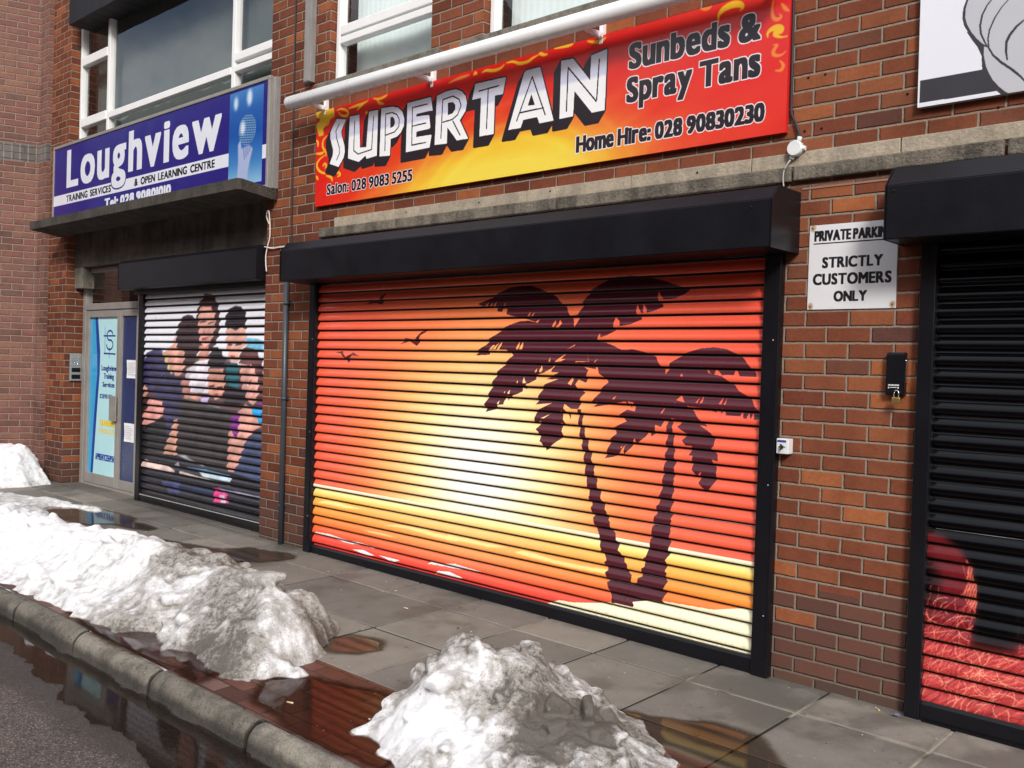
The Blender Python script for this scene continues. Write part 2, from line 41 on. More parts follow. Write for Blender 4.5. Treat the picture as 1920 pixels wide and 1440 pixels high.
# ------------------------------------------------------------------ object helpers
def link(o): col.objects.link(o); return o
def empty(name, loc=(0, 0, 0)):
    o = link(bpy.data.objects.new(name, None)); o.location = loc; o.empty_display_size = .1; return o
def tag(o, label, cat, group=None):
    o['label'] = label; o['category'] = cat
    if group: o['group'] = group
    return o
def kind(o, k): o['kind'] = k; return o
class MB:
    """collects shapes into one mesh"""
    def __init__(s): s.bm = bmesh.new(); s.mi = 0
    def face(s, pts):
        vs = [s.bm.verts.new(p) for p in pts]; f = s.bm.faces.new(vs); f.material_index = s.mi; return f
    def box(s, x0, x1, y0, y1, z0, z1, bev=0, seg=2):
        g = bmesh.ops.create_cube(s.bm, size=1)
        for v in g['verts']:
            v.co = Vector(((x0+x1)/2+v.co.x*(x1-x0), (y0+y1)/2+v.co.y*(y1-y0), (z0+z1)/2+v.co.z*(z1-z0)))
        fs = {f for v in g['verts'] for f in v.link_faces}
        for f in fs: f.material_index = s.mi
        if bev:
            es = {e for v in g['verts'] for e in v.link_edges}
            r = bmesh.ops.bevel(s.bm, geom=list(es), offset=bev, segments=seg, profile=.5, affect='EDGES')
            for f in r['faces']: f.material_index = s.mi
        return s
    def prism(s, prof, x0, x1, axis='x'):
        """profile points (a,b) extruded along an axis: 'x' -> (y,z), 'y' -> (x,z), 'z' -> (x,y)"""
        def P(a, b, t): return {'x': (t, a, b), 'y': (a, t, b), 'z': (a, b, t)}[axis]
        A = [s.bm.verts.new(P(a, b, x0)) for a, b in prof]; B = [s.bm.verts.new(P(a, b, x1)) for a, b in prof]
        n = len(prof); fs = []
        for i in range(n):
            fs.append(s.bm.faces.new((A[i], A[(i+1) % n], B[(i+1) % n], B[i])))
        fs.append(s.bm.faces.new(A[::-1])); fs.append(s.bm.faces.new(B))
        for f in fs: f.material_index = s.mi
        return s
    def tube(s, pts, r, n=10, cap=True):
        pts = [Vector(p) for p in pts]; rings = []
        for i, p in enumerate(pts):
            d = (pts[min(i+1, len(pts)-1)]-pts[max(i-1, 0)]).normalized()
            a = Vector((0, 0, 1)) if abs(d.z) < .9 else Vector((1, 0, 0))
            u = d.cross(a).normalized(); v = d.cross(u)
            rr = r[i] if isinstance(r, (list, tuple)) else r
            rings.append([s.bm.verts.new(p+(u*math.cos(t)+v*math.sin(t))*rr) for t in [2*math.pi*k/n for k in range(n)]])
        for a, b in zip(rings, rings[1:]):
            for k in range(n):
                f = s.bm.faces.new((a[k], a[(k+1) % n], b[(k+1) % n], b[k])); f.smooth = True; f.material_index = s.mi
        if cap:
            for q in (rings[0][::-1], rings[-1]):
                f = s.bm.faces.new(q); f.material_index = s.mi
        return s
    def build(s, name, mats, parent=None, smooth=False, recalc=True):
        if recalc: bmesh.ops.recalc_face_normals(s.bm, faces=s.bm.faces[:])
        me = bpy.data.meshes.new(name); s.bm.to_mesh(me); s.bm.free()
        if not isinstance(mats, (list, tuple)): mats = [mats]
        for m in mats: me.materials.append(m)
        if smooth:
            for p in me.polygons: p.use_smooth = True
        o = link(bpy.data.objects.new(name, me))
        if parent: o.parent = parent; o.matrix_parent_inverse = Matrix.Translation(-parent.location) if parent.rotation_euler[2] == 0 else Matrix()
        return o
def pydata(name, verts, faces, mat, parent=None, smooth=True):
    me = bpy.data.meshes.new(name); me.from_pydata(verts, [], faces); me.update()
    me.materials.append(mat)
    if smooth: me.polygons.foreach_set('use_smooth', [True]*len(me.polygons))
    o = link(bpy.data.objects.new(name, me))
    if parent: o.parent = parent; o.matrix_parent_inverse = Matrix.Translation(-parent.location)
    return o

# ------------------------------------------------------------------ material helpers
class NT:
    def __init__(s, name):
        s.m = bpy.data.materials.new(name); s.m.use_nodes = True; s.t = s.m.node_tree
        s.b = s.t.nodes['Principled BSDF']; s.out = s.t.nodes['Material Output']
    def n(s, typ, **kw):
        o = s.t.nodes.new('ShaderNode'+typ)
        for k, v in kw.items(): setattr(o, k, v)
        return o
    def put(s, sock, v):
        if isinstance(v, bpy.types.NodeSocket): s.t.links.new(v, sock)
        elif isinstance(v, (tuple, list)) and len(v) == 3 and sock.type == 'RGBA': sock.default_value = (*v, 1)
        else: sock.default_value = v
    def math(s, op, a, b=0.0, c=None, clamp=False):
        o = s.n('Math', operation=op, use_clamp=clamp); s.put(o.inputs[0], a); s.put(o.inputs[1], b)
        if c is not None: s.put(o.inputs[2], c)
        return o.outputs[0]
    def mix(s, f, a, b, blend='MIX'):
        o = s.n('MixRGB', blend_type=blend); s.put(o.inputs[0], f); s.put(o.inputs[1], a); s.put(o.inputs[2], b); return o.outputs[0]
    def pos(s):
        o = s.n('TexCoord'); return o.outputs['Object']
    def sep(s, v):
        o = s.n('SeparateXYZ'); s.put(o.inputs[0], v); return o.outputs
    def comb(s, x, y, z=0.0):
        o = s.n('CombineXYZ'); s.put(o.inputs[0], x); s.put(o.inputs[1], y); s.put(o.inputs[2], z); return o.outputs[0]
    def noise(s, v, scale, detail=4, rough=.55, dist=0, out='Fac'):
        o = s.n('TexNoise'); s.put(o.inputs['Vector'], v); o.inputs['Scale'].default_value = scale; o.inputs['Detail'].default_value = detail
        o.inputs['Roughness'].default_value = rough; o.inputs['Distortion'].default_value = dist; return o.outputs[out]
    def vor(s, v, scale, feature='F1', out='Distance'):
        o = s.n('TexVoronoi', feature=feature); s.put(o.inputs['Vector'], v); o.inputs['Scale'].default_value = scale; return o.outputs[out]
    def ramp(s, f, stops, interp='LINEAR'):
        o = s.n('ValToRGB'); s.put(o.inputs[0], f); r = o.color_ramp; r.interpolation = interp
        while len(r.elements) < len(stops): r.elements.new(.5)
        for e, (p, c) in zip(r.elements, stops):
            e.position = p; e.color = (*c, 1) if len(c) == 3 else (c[0],)*3+(1,)
        return o.outputs[0]
    def step(s, x, a, b):
        o = s.n('MapRange', interpolation_type='SMOOTHSTEP'); s.put(o.inputs[0], x); s.put(o.inputs[1], a); s.put(o.inputs[2], b); return o.outputs[0]
    def bump(s, h, dist, strength=1.0, normal=None):
        o = s.n('Bump'); o.inputs['Strength'].default_value = strength; o.inputs['Distance'].default_value = dist; s.put(o.inputs['Height'], h)
        if normal: s.put(o.inputs['Normal'], normal)
        return o.outputs[0]
    def fin(s, color, rough=.7, spec=.5, metal=0.0, normal=None):
        s.put(s.b.inputs['Base Color'], color); s.put(s.b.inputs['Roughness'], rough); s.put(s.b.inputs['Specular IOR Level'], spec)
        s.put(s.b.inputs['Metallic'], metal)
        if normal: s.put(s.b.inputs['Normal'], normal)
        return s.m
def wear(name, c, rough=.5, spec=.5, amt=.25, scale=9, metal=0.0, bump=.0006, streak=False):
    """painted / metal / plastic surface with slight uneven tone and roughness"""
    t = NT(name); p = t.pos()
    n1 = t.noise(p, scale, 6, .6); n2 = t.noise(p, scale*14, 3)
    f = t.math('MULTIPLY_ADD', n1, amt*1.6, 1-amt*.8)
    f = t.math('MULTIPLY_ADD', t.math('SUBTRACT', n2, .5), amt*.5, f)
    if streak:
        x, y, z = t.sep(p); sv = t.comb(t.math('MULTIPLY', x, 22.0), t.math('MULTIPLY', y, 22.0), t.math('MULTIPLY', z, 1.2))
        f = t.math('MULTIPLY', f, t.math('MULTIPLY_ADD', t.noise(sv, 1, 5, .65), .8, .55))
    cc = t.mix(1, c, t.comb(f, f, f), 'MULTIPLY')
    ro = t.math('MULTIPLY_ADD', t.math('SUBTRACT', n1, .5), .25, rough, clamp=True)
    return t.fin(cc, ro, spec, metal, t.bump(n2, bump) if bump else None)

def brick(name, bw=.225, bh=.0804, z0=1.9, x0=0.0, m=.0055, tints=None, mortar=(.275, .215, .165), plinth=None, hue=1.0, soldier=None):
    t = NT(name); p = t.pos(); g = t.n('NewGeometry'); nx, ny, nz = t.sep(g.outputs['True Normal'])
    x, y, z = t.sep(p)
    side = t.math('GREATER_THAN', t.math('ABSOLUTE', nx), .75) if hue > 0 else 0.0
    u = t.math('ADD', t.math('MULTIPLY', x, t.math('SUBTRACT', 1, side)), t.math('MULTIPLY', y, side))
    wob = t.noise(p, 26, 3, .6, out='Color'); wx, wy, wz = t.sep(wob)
    u = t.math('ADD', u, t.math('MULTIPLY', t.math('SUBTRACT', wx, .5), .009))
    v = t.math('ADD', t.math('SUBTRACT', z, z0-bh*60), t.math('MULTIPLY', t.math('SUBTRACT', wy, .5), .007))
    row = t.math('FLOOR', t.math('DIVIDE', v, bh))
    uu = t.math('ADD', t.math('DIVIDE', t.math('SUBTRACT', u, x0-bw*80), bw), t.math('MULTIPLY', t.math('MODULO', row, 2), .5))
    colm = t.math('FLOOR', uu)
    fu = t.math('MULTIPLY', t.math('FRACT', uu), bw); fv = t.math('MULTIPLY', t.math('FRACT', t.math('DIVIDE', v, bh)), bh)
    d = t.math('MINIMUM', t.math('MINIMUM', fu, t.math('SUBTRACT', bw, fu)), t.math('MINIMUM', fv, t.math('SUBTRACT', bh, fv)))
    d = t.math('ADD', d, t.math('MULTIPLY', t.math('SUBTRACT', t.noise(p, 130, 3), .5), .004))
    k = t.step(d, m-.0012, m+.0018)
    wn_ = t.n('TexWhiteNoise', noise_dimensions='3D'); t.put(wn_.inputs['Vector'], t.comb(colm, row, 3.7)); rnd = wn_.outputs['Value']
    rc = t.sep(wn_.outputs['Color'])
    base = t.ramp(rnd, tints)
    fine = t.noise(p, 60, 5, .7); blot = t.noise(p, 11, 3, .6); big = t.noise(p, 1.3, 4, .6)
    pit = t.vor(p, 170)
    val = t.math('MULTIPLY_ADD', fine, .7, .62)
    val = t.math('MULTIPLY', val, t.math('MULTIPLY_ADD', blot, .5, .75))
    val = t.math('MULTIPLY', val, t.math('MULTIPLY_ADD', big, .8, .6))
    base = t.mix(1, base, t.comb(val, val, val), 'MULTIPLY')
    dark = t.math('MULTIPLY', t.step(t.noise(p, 34, 4, .7), .60, .75), .5)
    base = t.mix(dark, base, (.045, .03, .026))
    if plinth:
        edge = t.math('ADD', plinth, t.math('MULTIPLY', t.math('SUBTRACT', rc[1], .5), .30))
        pk = t.math('LESS_THAN', z, edge)
        base = t.mix(t.math('MULTIPLY', pk, .82), base, t.mix(rc[2], (.085, .046, .040), (.125, .060, .046)))
        foot = t.step(t.math('ADD', z, t.math('MULTIPLY', t.noise(p, 7, 4), .16)), .05, .19)
        base = t.mix(t.math('MULTIPLY', t.math('SUBTRACT', 1, foot), .6), base, (.075, .065, .05))
    mv = t.math('MULTIPLY_ADD', t.noise(p, 45, 5, .7), .9, .5)
    mo = t.mix(1, mortar, t.comb(mv, mv, mv), 'MULTIPLY')
    if plinth: mo = t.mix(t.math('MULTIPLY', t.math('SUBTRACT', 1, t.step(z, .1, .55)), .55), mo, (.09, .08, .065))
    soot = t.math('MULTIPLY', t.step(t.noise(p, .9, 5, .62), .50, .68), .55); base = t.mix(soot, base, t.mix(1, base, (.42, .40, .40), 'MULTIPLY'))
    if plinth:
        pier = t.math('MULTIPLY', t.step(t.math('ADD', x, t.math('MULTIPLY', t.noise(p, 2.0, 4), .5)), -3.6, -4.0), .36); base = t.mix(pier, base, t.mix(1, base, (.50, .42, .42), 'MULTIPLY'))
    salt = t.math('MULTIPLY', t.step(t.noise(p, 2.1, 6, .7), .62, .75), .22); base = t.mix(salt, base, (.38, .30, .24))
    c = t.mix(k, mo, base)
    if soldier:
        zz0, zz1, sw, sc = soldier
        inb = t.math('MULTIPLY', t.math('GREATER_THAN', z, zz0), t.math('LESS_THAN', z, zz1))
        sf = t.math('MULTIPLY', t.math('FRACT', t.math('DIVIDE', u, sw)), sw)
        sd = t.math('MINIMUM', t.math('MINIMUM', sf, t.math('SUBTRACT', sw, sf)), t.math('MINIMUM', t.math('SUBTRACT', z, zz0), t.math('SUBTRACT', zz1, z)))
        sk = t.step(sd, m-.0012, m+.002)
        wn2 = t.n('TexWhiteNoise', noise_dimensions='1D'); t.put(wn2.inputs['W'], t.math('FLOOR', t.math('DIVIDE', u, sw)))
        scol = t.mix(wn2.outputs['Value'], sc, tuple(q*1.5 for q in sc))
        c = t.mix(inb, c, t.mix(sk, mo, scol)); k = t.math('ADD', t.math('MULTIPLY', k, t.math('SUBTRACT', 1, inb)), t.math('MULTIPLY', sk, inb))
    h = t.math('ADD', t.math('MULTIPLY', t.step(d, m-.003, m+.004), .75), t.math('MULTIPLY', fine, .18))
    h = t.math('ADD', h, t.math('MULTIPLY', t.math('MULTIPLY', rc[0], k), .22))
    h = t.math('SUBTRACT', h, t.math('MULTIPLY', t.step(t.math('SUBTRACT', .3, pit), .1, .3), .06))
    return t.fin(c, .9, .18, 0, t.bump(h, .011))
BR_T = [(0, (.130, .040, .022)), (.2, (.20, .062, .031)), (.45, (.225, .071, .035)), (.62, (.165, .047, .027)), (.78, (.245, .080, .037)), (.92, (.36, .118, .045)), (1, (.105, .044, .034))]
M = {}
M['brick'] = brick('red_brick', tints=BR_T, plinth=.43)
M['brick_n'] = brick('pale_brick', bw=.22, bh=.0785, z0=1.93, x0=.03, tints=[(0, (.165, .082, .064)), (.3, (.215, .105, .084)), (.55, (.205, .090, .076)), (.8, (.235, .12, .086)), (1, (.155, .088, .074))], mortar=(.275, .205, .165), m=.006, soldier=(3.87, 4.09, .082, (.115, .105, .10)))
M['brick_o'] = brick('far_brick', tints=BR_T, mortar=(.28, .24, .2))

def concrete(name, c, dark, amt=.5, speck=.4, rough=.9, top_dark=None, bumpd=.006):
    t = NT(name); p = t.pos(); x, y, z = t.sep(p)
    n = t.noise(p, 5, 7, .65); f = t.noise(p, 55, 5, .7); sv = t.comb(t.math('MULTIPLY', x, 9.0), t.math('MULTIPLY', y, 9.0), t.math('MULTIPLY', z, 1.5))
    st = t.noise(sv, 1, 5, .65)
    k = t.math('MULTIPLY', t.step(t.math('ADD', t.math('MULTIPLY', n, .55), t.math('MULTIPLY', st, .45)), .40, .62), amt)
    cc = t.mix(k, c, dark)
    v = t.math('MULTIPLY_ADD', f, .9, .55); cc = t.mix(1, cc, t.comb(v, v, v), 'MULTIPLY')
    sk = t.math('MULTIPLY', t.step(t.noise(p, 150, 2), .60, .72), speck); cc = t.mix(sk, cc, tuple(min(1, q*1.9) for q in c))
    sk2 = t.math('MULTIPLY', t.step(t.noise(p, 75, 3), .60, .70), speck*.9); cc = t.mix(sk2, cc, tuple(q*.25 for q in dark))
    return t.fin(cc, rough, .25, 0, t.bump(t.math('ADD', f, t.math('MULTIPLY', n, .6)), bumpd))
M['conc_light'] = concrete('weathered_pale_concrete', (.42, .355, .27), (.24, .205, .16), .7, .25)
M['conc_dark'] = concrete('rough_dark_concrete', (.215, .185, .145), (.055, .05, .042), .85, .6, bumpd=.012)
M['conc_sill'] = concrete('mossy_grey_concrete', (.22, .20, .165), (.085, .08, .065), .8, .6, bumpd=.008)
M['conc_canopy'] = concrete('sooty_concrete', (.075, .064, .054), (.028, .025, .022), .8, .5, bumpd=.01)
M['conc_panel'] = concrete('stained_concrete_panel', (.12, .10, .085), (.05, .042, .038), .9, .3)
M['black'] = wear('black_powder_coat', (.0055, .0055, .008), .36, .34, .4, 5)
M['blackgloss'] = wear('black_gloss_lath', (.008, .008, .010), .16, .5, .3, 6, bump=.0003)
M['groove'] = wear('dark_hinge', (.004, .0035, .004), .45, .25, .2)
M['alu'] = wear('dull_aluminium', (.33, .31, .285), .5, .5, .3, 6, .35)
M['grey'] = wear('grey_weathered_casing', (.26, .245, .235), .6, .4, .35, 7, streak=True)
M['white_upvc'] = wear('white_frame', (.82, .82, .81), .35, .5, .10, 6)
M['white_tube'] = wear('white_enamel', (.84, .84, .84), .28, .5, .06, 5)
M['white_plas'] = wear('white_plastic', (.74, .75, .75), .35, .5, .1, 30)
M['brass'] = wear('brass', (.62, .44, .17), .32, .5, .2, 60, .9)
M['chrome'] = wear('chrome', (.75, .75, .76), .12, .5, .1, 60, 1.0)
M['cable_dark'] = wear('dark_cable', (.035, .028, .032), .6, .3, .2)
M['cable_grey'] = wear('grey_cable', (.45, .43, .41), .5, .3, .2)
M['cable_white'] = wear('white_cable', (.72, .66, .58), .5, .3, .2)
M['pipe'] = wear('slate_pipe', (.045, .055, .068), .4, .5, .3, 6, streak=True)
M['fascia'] = wear('black_stained_boards', (.014, .014, .018), .6, .3, .5, 4, streak=True)
M['rust'] = wear('rusty_screw', (.16, .085, .035), .6, .4, .5, 200)
M['paper'] = wear('paper', (.80, .80, .82), .8, .2, .08, 12)
M['navy'] = wear('navy_panel', (.020, .034, .115), .3, .5, .3, 3)
# ------------------------------------------------------------------ print raster (flat printed artwork computed here, no files)
class Canvas:
    def __init__(s, x0, x1, z0, z1, res, bg=(255, 255, 255)):
        s.x0, s.x1, s.z0, s.z1, s.res = x0, x1, z0, z1, res
        s.w = int((x1-x0)/res); s.h = int((z1-z0)/res)
        s.a = np.empty((s.h, s.w, 3), np.float32); s.a[:] = np.array(bg, np.float32)/255
        s.X = (x0+(np.arange(s.w)+.5)*res)[None, :]; s.Zz = (z0+(np.arange(s.h)+.5)*res)[:, None]
    def poly(s, pts, out=None):
        """boolean mask of a polygon given in metres"""
        m = out if out is not None else np.zeros((s.h, s.w), bool)
        P = np.array(pts, np.float64); px = (P[:, 0]-s.x0)/s.res-.5; py = (P[:, 1]-s.z0)/s.res-.5
        i0, i1 = max(0, int(px.min())), min(s.w, int(px.max())+2); j0, j1 = max(0, int(py.min())), min(s.h, int(py.max())+2)
        if i0 >= i1 or j0 >= j1: return m
        gx = np.arange(i0, i1)[None, :]; gy = np.arange(j0, j1)[:, None]; ins = np.zeros((j1-j0, i1-i0), bool)
        n = len(px)
        for k in range(n):
            xa, ya, xb, yb = px[k], py[k], px[(k+1) % n], py[(k+1) % n]
            if ya == yb: continue
            c = ((ya > gy) != (yb > gy)) & (gx < (xb-xa)*(gy-ya)/(yb-ya)+xa); ins ^= c
        m[j0:j1, i0:i1] |= ins; return m
    def line(s, pts, wd, out=None):
        """mask of a polyline; wd = width in metres (or list per point)"""
        m = out if out is not None else np.zeros((s.h, s.w), bool)
        P = np.array(pts, np.float64); W = np.full(len(P), wd, float) if np.isscalar(wd) else np.array(wd, float)
        for k in range(len(P)-1):
            a, b = P[k], P[k+1]; r = max(W[k], W[k+1])/2
            i0 = max(0, int((min(a[0], b[0])-r-s.x0)/s.res)-1); i1 = min(s.w, int((max(a[0], b[0])+r-s.x0)/s.res)+2)
            j0 = max(0, int((min(a[1], b[1])-r-s.z0)/s.res)-1); j1 = min(s.h, int((max(a[1], b[1])+r-s.z0)/s.res)+2)
            if i0 >= i1 or j0 >= j1: continue
            x = s.X[:, i0:i1]; z = s.Zz[j0:j1]
            d = b-a; L = d@d+1e-12; t = np.clip(((x-a[0])*d[0]+(z-a[1])*d[1])/L, 0, 1)
            q = np.hypot(x-a[0]-t*d[0], z-a[1]-t*d[1]); m[j0:j1, i0:i1] |= q <= (W[k]*(1-t)+W[k+1]*t)/2
        return m
    def paint(s, mask, c, alpha=1.0, soft=0):
        c = np.asarray(c, np.float32)/255
        f = mask.astype(np.float32)
        if soft: f = blur(f, soft)
        f = (f*alpha)[..., None]; s.a = s.a*(1-f)+(c if c.ndim == 3 else c[None, None, :])*f
    def text(s, txt, x0, x1, zb, zc, bold=0.0, gap=.07, tall=1.0):
        """mask of a line of lettering, x0..x1 wide, cap height zb..zc, strokes thickened by bold metres; tall > 1 raises the small letters"""
        cur = 0.0; T = []; capH = glyph('H')[2]
        for ch in txt:
            if ch == ' ': cur += .24; continue
            tr, w, _ = glyph(ch)
            for t in tr:
                q = []
                for px, pz in t:
                    if tall > 1 and ch.islower():
                        xh = glyph('x')[2]; th = min(capH*.84, xh*tall)
                        if pz > xh: pz = th+(pz-xh)*(capH*1.02-th)/max(.01, capH*1.05-xh)
                        elif pz > 0: pz *= th/xh
                    q.append((cur+px, pz))
                T.append(q)
            cur += w+gap
        cur -= gap
        sx = (x1-x0-2*bold)/cur; sz = (zc-zb-1.2*bold)/capH; m = np.zeros((s.h, s.w), bool)
        for t in T: s.poly([(x0+bold+px*sx, zb+.6*bold+pz*sz) for px, pz in t], m)
        m |= np.roll(m, 1, 1)
        return s.fatten(m, bold) if bold else m
    def fatten(s, m, b):
        """square-cornered thickening, stronger sideways, for heavy upright lettering"""
        rx, ry = int(round(b/s.res)), int(round(b*.6/s.res)); o = m.copy()
        for d in range(1, rx+1): o |= np.roll(m, d, 1) | np.roll(m, -d, 1)
        q = o.copy()
        for d in range(1, ry+1): q |= np.roll(o, d, 0) | np.roll(o, -d, 0)
        return q
    def image(s, name):
        im = bpy.data.images.new(name, s.w, s.h); px = np.ones((s.h, s.w, 4), np.float32); px[..., :3] = np.clip(s.a, 0, 1)
        im.pixels.foreach_set(px.ravel()); im.update(); im.pack(); return im
def dilate(m, r):
    o = m.copy(); R = int(math.ceil(r))
    js, is_ = np.where(m)
    if len(js) == 0: return o
    j0, j1, i0, i1 = max(0, js.min()-R), min(m.shape[0], js.max()+R+1), max(0, is_.min()-R), min(m.shape[1], is_.max()+R+1)
    sub = m[j0:j1, i0:i1]; acc = sub.copy(); H, W = sub.shape
    for dy in range(-R, R+1):
        for dx in range(-R, R+1):
            if dx*dx+dy*dy > r*r+.3: continue
            acc[max(0, dy):H+min(0, dy), max(0, dx):W+min(0, dx)] |= sub[max(0, -dy):H+min(0, -dy), max(0, -dx):W+min(0, -dx)]
    o[j0:j1, i0:i1] = acc; return o
def blur(f, r):
    r = int(r)
    for ax in (0, 1):
        for _ in range(2):
            p = np.pad(f, [(r+1, r) if a == ax else (0, 0) for a in range(f.ndim)], mode='edge'); c = np.cumsum(p, axis=ax, dtype=np.float64)
            n = f.shape[ax]; hi = np.take(c, range(2*r+1, 2*r+1+n), axis=ax); lo = np.take(c, range(0, n), axis=ax); f = ((hi-lo)/(2*r+1)).astype(np.float32)
    return f
_gl = {}
def glyph(ch):
    """triangles of one letter shifted to start at x = 0, its width and its top"""
    if ch not in _gl:
        c = bpy.data.curves.new('t', 'FONT'); c.body = ch; c.resolution_u = 4; o = bpy.data.objects.new('t', c)
        me = bpy.data.meshes.new_from_object(o); me.calc_loop_triangles(); vs = [tuple(v.co[:2]) for v in me.vertices]; mn = min(v[0] for v in vs)
        _gl[ch] = ([[(vs[i][0]-mn, vs[i][1]) for i in t.vertices] for t in me.loop_triangles], max(v[0] for v in vs)-mn, max(v[1] for v in vs))
        bpy.data.meshes.remove(me); bpy.data.objects.remove(o); bpy.data.curves.remove(c)
    return _gl[ch]
_rs = np.random.RandomState(7); _tab = _rs.rand(256, 256).astype(np.float32)
def vnoise(x, y, seed=0):
    x = np.asarray(x, np.float64)+seed*17.31; y = np.asarray(y, np.float64)+seed*9.77
    xi = np.floor(x).astype(int); yi = np.floor(y).astype(int); fx = x-xi; fy = y-yi; fx = fx*fx*(3-2*fx); fy = fy*fy*(3-2*fy)
    g = lambda i, j: _tab[i & 255, j & 255]
    return (g(xi, yi)*(1-fx)+g(xi+1, yi)*fx)*(1-fy)+(g(xi, yi+1)*(1-fx)+g(xi+1, yi+1)*fx)*fy
def fbm(x, y, f, oct=5, seed=0, gain=.5):
    a, s, tot = 1, 0, 0
    for o in range(oct): s = s+a*vnoise(x*f, y*f, seed+o*3.1); tot += a; a *= gain; f *= 2.03
    return s/tot
def mm(p): return [(a/1000, b/1000) for a, b in p]
def lerp(stops, v):
    """piecewise linear colour lookup, v any array"""
    xs = [q[0] for q in stops]; return np.stack([np.interp(v, xs, [q[1][k] for q in stops]) for k in range(3)], -1).astype(np.float32)
def print_mat(name, cv, rough=.35, spec=.5, gain=1.0, dirt=.1, splash=0):
    t = NT(name); im = t.n('TexImage'); im.image = cv.image(name+'_art'); im.interpolation = 'Linear'; im.extension = 'EXTEND'
    uv = t.n('UVMap'); uv.uv_map = 'print'; t.put(im.inputs[0], uv.outputs[0]); p = t.pos()
    n = t.noise(p, 6, 6, .65); v = t.math('MULTIPLY_ADD', n, dirt*2, (1-dirt)*gain)
    c = t.mix(1, im.outputs[0], t.comb(v, v, v), 'MULTIPLY')
    if splash:
        x, y, z = t.sep(p); sp_ = t.math('MULTIPLY', t.step(t.math('ADD', z, t.math('MULTIPLY', t.noise(p, 14, 6, .7), .5)), .62, .22), t.step(t.noise(p, 42, 4, .75), .42, .66)); c = t.mix(t.math('MULTIPLY', sp_, splash), c, (.10, .085, .07))
        sv = t.comb(t.math('MULTIPLY', x, 16.0), 0.0, t.math('MULTIPLY', z, .9)); rn = t.step(t.noise(sv, 1, 5, .7), .58, .75); c = t.mix(t.math('MULTIPLY', rn, splash*.35), c, (.12, .09, .075))
    return t.fin(c, t.math('MULTIPLY_ADD', t.math('SUBTRACT', n, .5), .2, rough), spec, 0, None)
def uv_print(o, cv):
    me = o.data; L = me.uv_layers.new(name='print'); n = len(me.loops)
    vi = np.empty(n, int); me.loops.foreach_get('vertex_index', vi); co = np.empty(len(me.vertices)*3); me.vertices.foreach_get('co', co); co = co.reshape(-1, 3)[vi]
    uv = np.stack([(co[:, 0]-cv.x0)/(cv.x1-cv.x0), (co[:, 2]-cv.z0)/(cv.z1-cv.z0)], -1); L.data.foreach_set('uv', uv.ravel())

# ---- sunset art of the wide shutter
def art_sunset():
    c = Canvas(-4.12, -.02, 0.02, 2.32, .0027)
    sx, sz = -2.17, .84
    d = np.hypot(c.X-sx, (c.Zz-sz)*1.12)
    d = d*(1+.10*(fbm(c.X+0*c.Zz, c.Zz+0*c.X, 1.2, 2)-.5))
    a = lerp([(0, (255, 254, 250)), (.18, (255, 253, 240)), (.40, (255, 244, 206)), (.64, (254, 224, 158)), (.94, (250, 178, 104)), (1.24, (245, 130, 76)), (1.6, (240, 102, 70)), (2.4, (232, 84, 62))], d)
    # left / right edges fall to red sooner low down
    hz = .563
    sea = lerp([(.06, (236, 58, 56)), (.16, (238, 76, 54)), (.24, (242, 106, 56)), (.34, (246, 142, 58)), (.44, (248, 170, 74)), (.50, (249, 196, 92)), (.535, (252, 232, 148)), (hz, (253, 240, 170))], np.broadcast_to(c.Zz, (c.h, c.w)))
    glow = np.exp(-((c.X-sx+.15)/1.05)**2)*np.clip((c.Zz-.08)/.5, 0, 1); glow = (np.broadcast_to(glow, (c.h, c.w))*.55)[..., None]
    sea = sea*(1-glow)+np.array((255, 240, 190), np.float32)*glow
    below = np.broadcast_to(c.Zz < hz+.006, (c.h, c.w)); a[below] = sea[below]
    line = np.broadcast_to((c.Zz > hz-.004) & (c.Zz < hz+.018), (c.h, c.w)); a[line] = (255, 246, 214)
    c.a = a/255
    for q in D['waveY']: c.paint(c.poly(mm(q)), (253, 222, 140), .9, 1)
    for q in D['waveW']: c.paint(c.poly(mm(q)), (255, 250, 252))
    for q in D['sand']: c.paint(c.poly(mm(q)), (253, 246, 208))
    for q in D['birds']: c.paint(c.poly(mm(q)), (92, 26, 24))
    m = np.zeros((c.h, c.w), bool)
    for q in D['padd']: c.poly(mm(q), m)
    s = np.zeros((c.h, c.w), bool)
    for q in D['psub']: c.poly(mm(q), s)
    m &= ~s
    for i, q in enumerate(D['trunk']):
        q = mm(q); n = len(q)//2
        if i < 2:
            # ragged trunk: saw-tooth bark scales on both edges
            Lp, Rp = q[:n], q[n:][::-1]; LL_, RR_ = [], []
            zs = np.arange(Lp[-1][1], Lp[0][1], .012)[::-1]
            lz = [p[1] for p in Lp][::-1]
            for z in zs:
                xl = np.interp(z, lz, [p[0] for p in Lp][::-1]); xr = np.interp(z, lz, [p[0] for p in Rp][::-1])
                k = ((z/.062) % 1); am = .13*(xr-xl)
                LL_.append((xl-am*(k-.45), z)); RR_.append((xr+am*(.45-((z/.058+.4) % 1))*-1, z))
            q = LL_+RR_[::-1]
        c.poly(q, m)
    c.paint(m, (80, 26, 37))
    return c
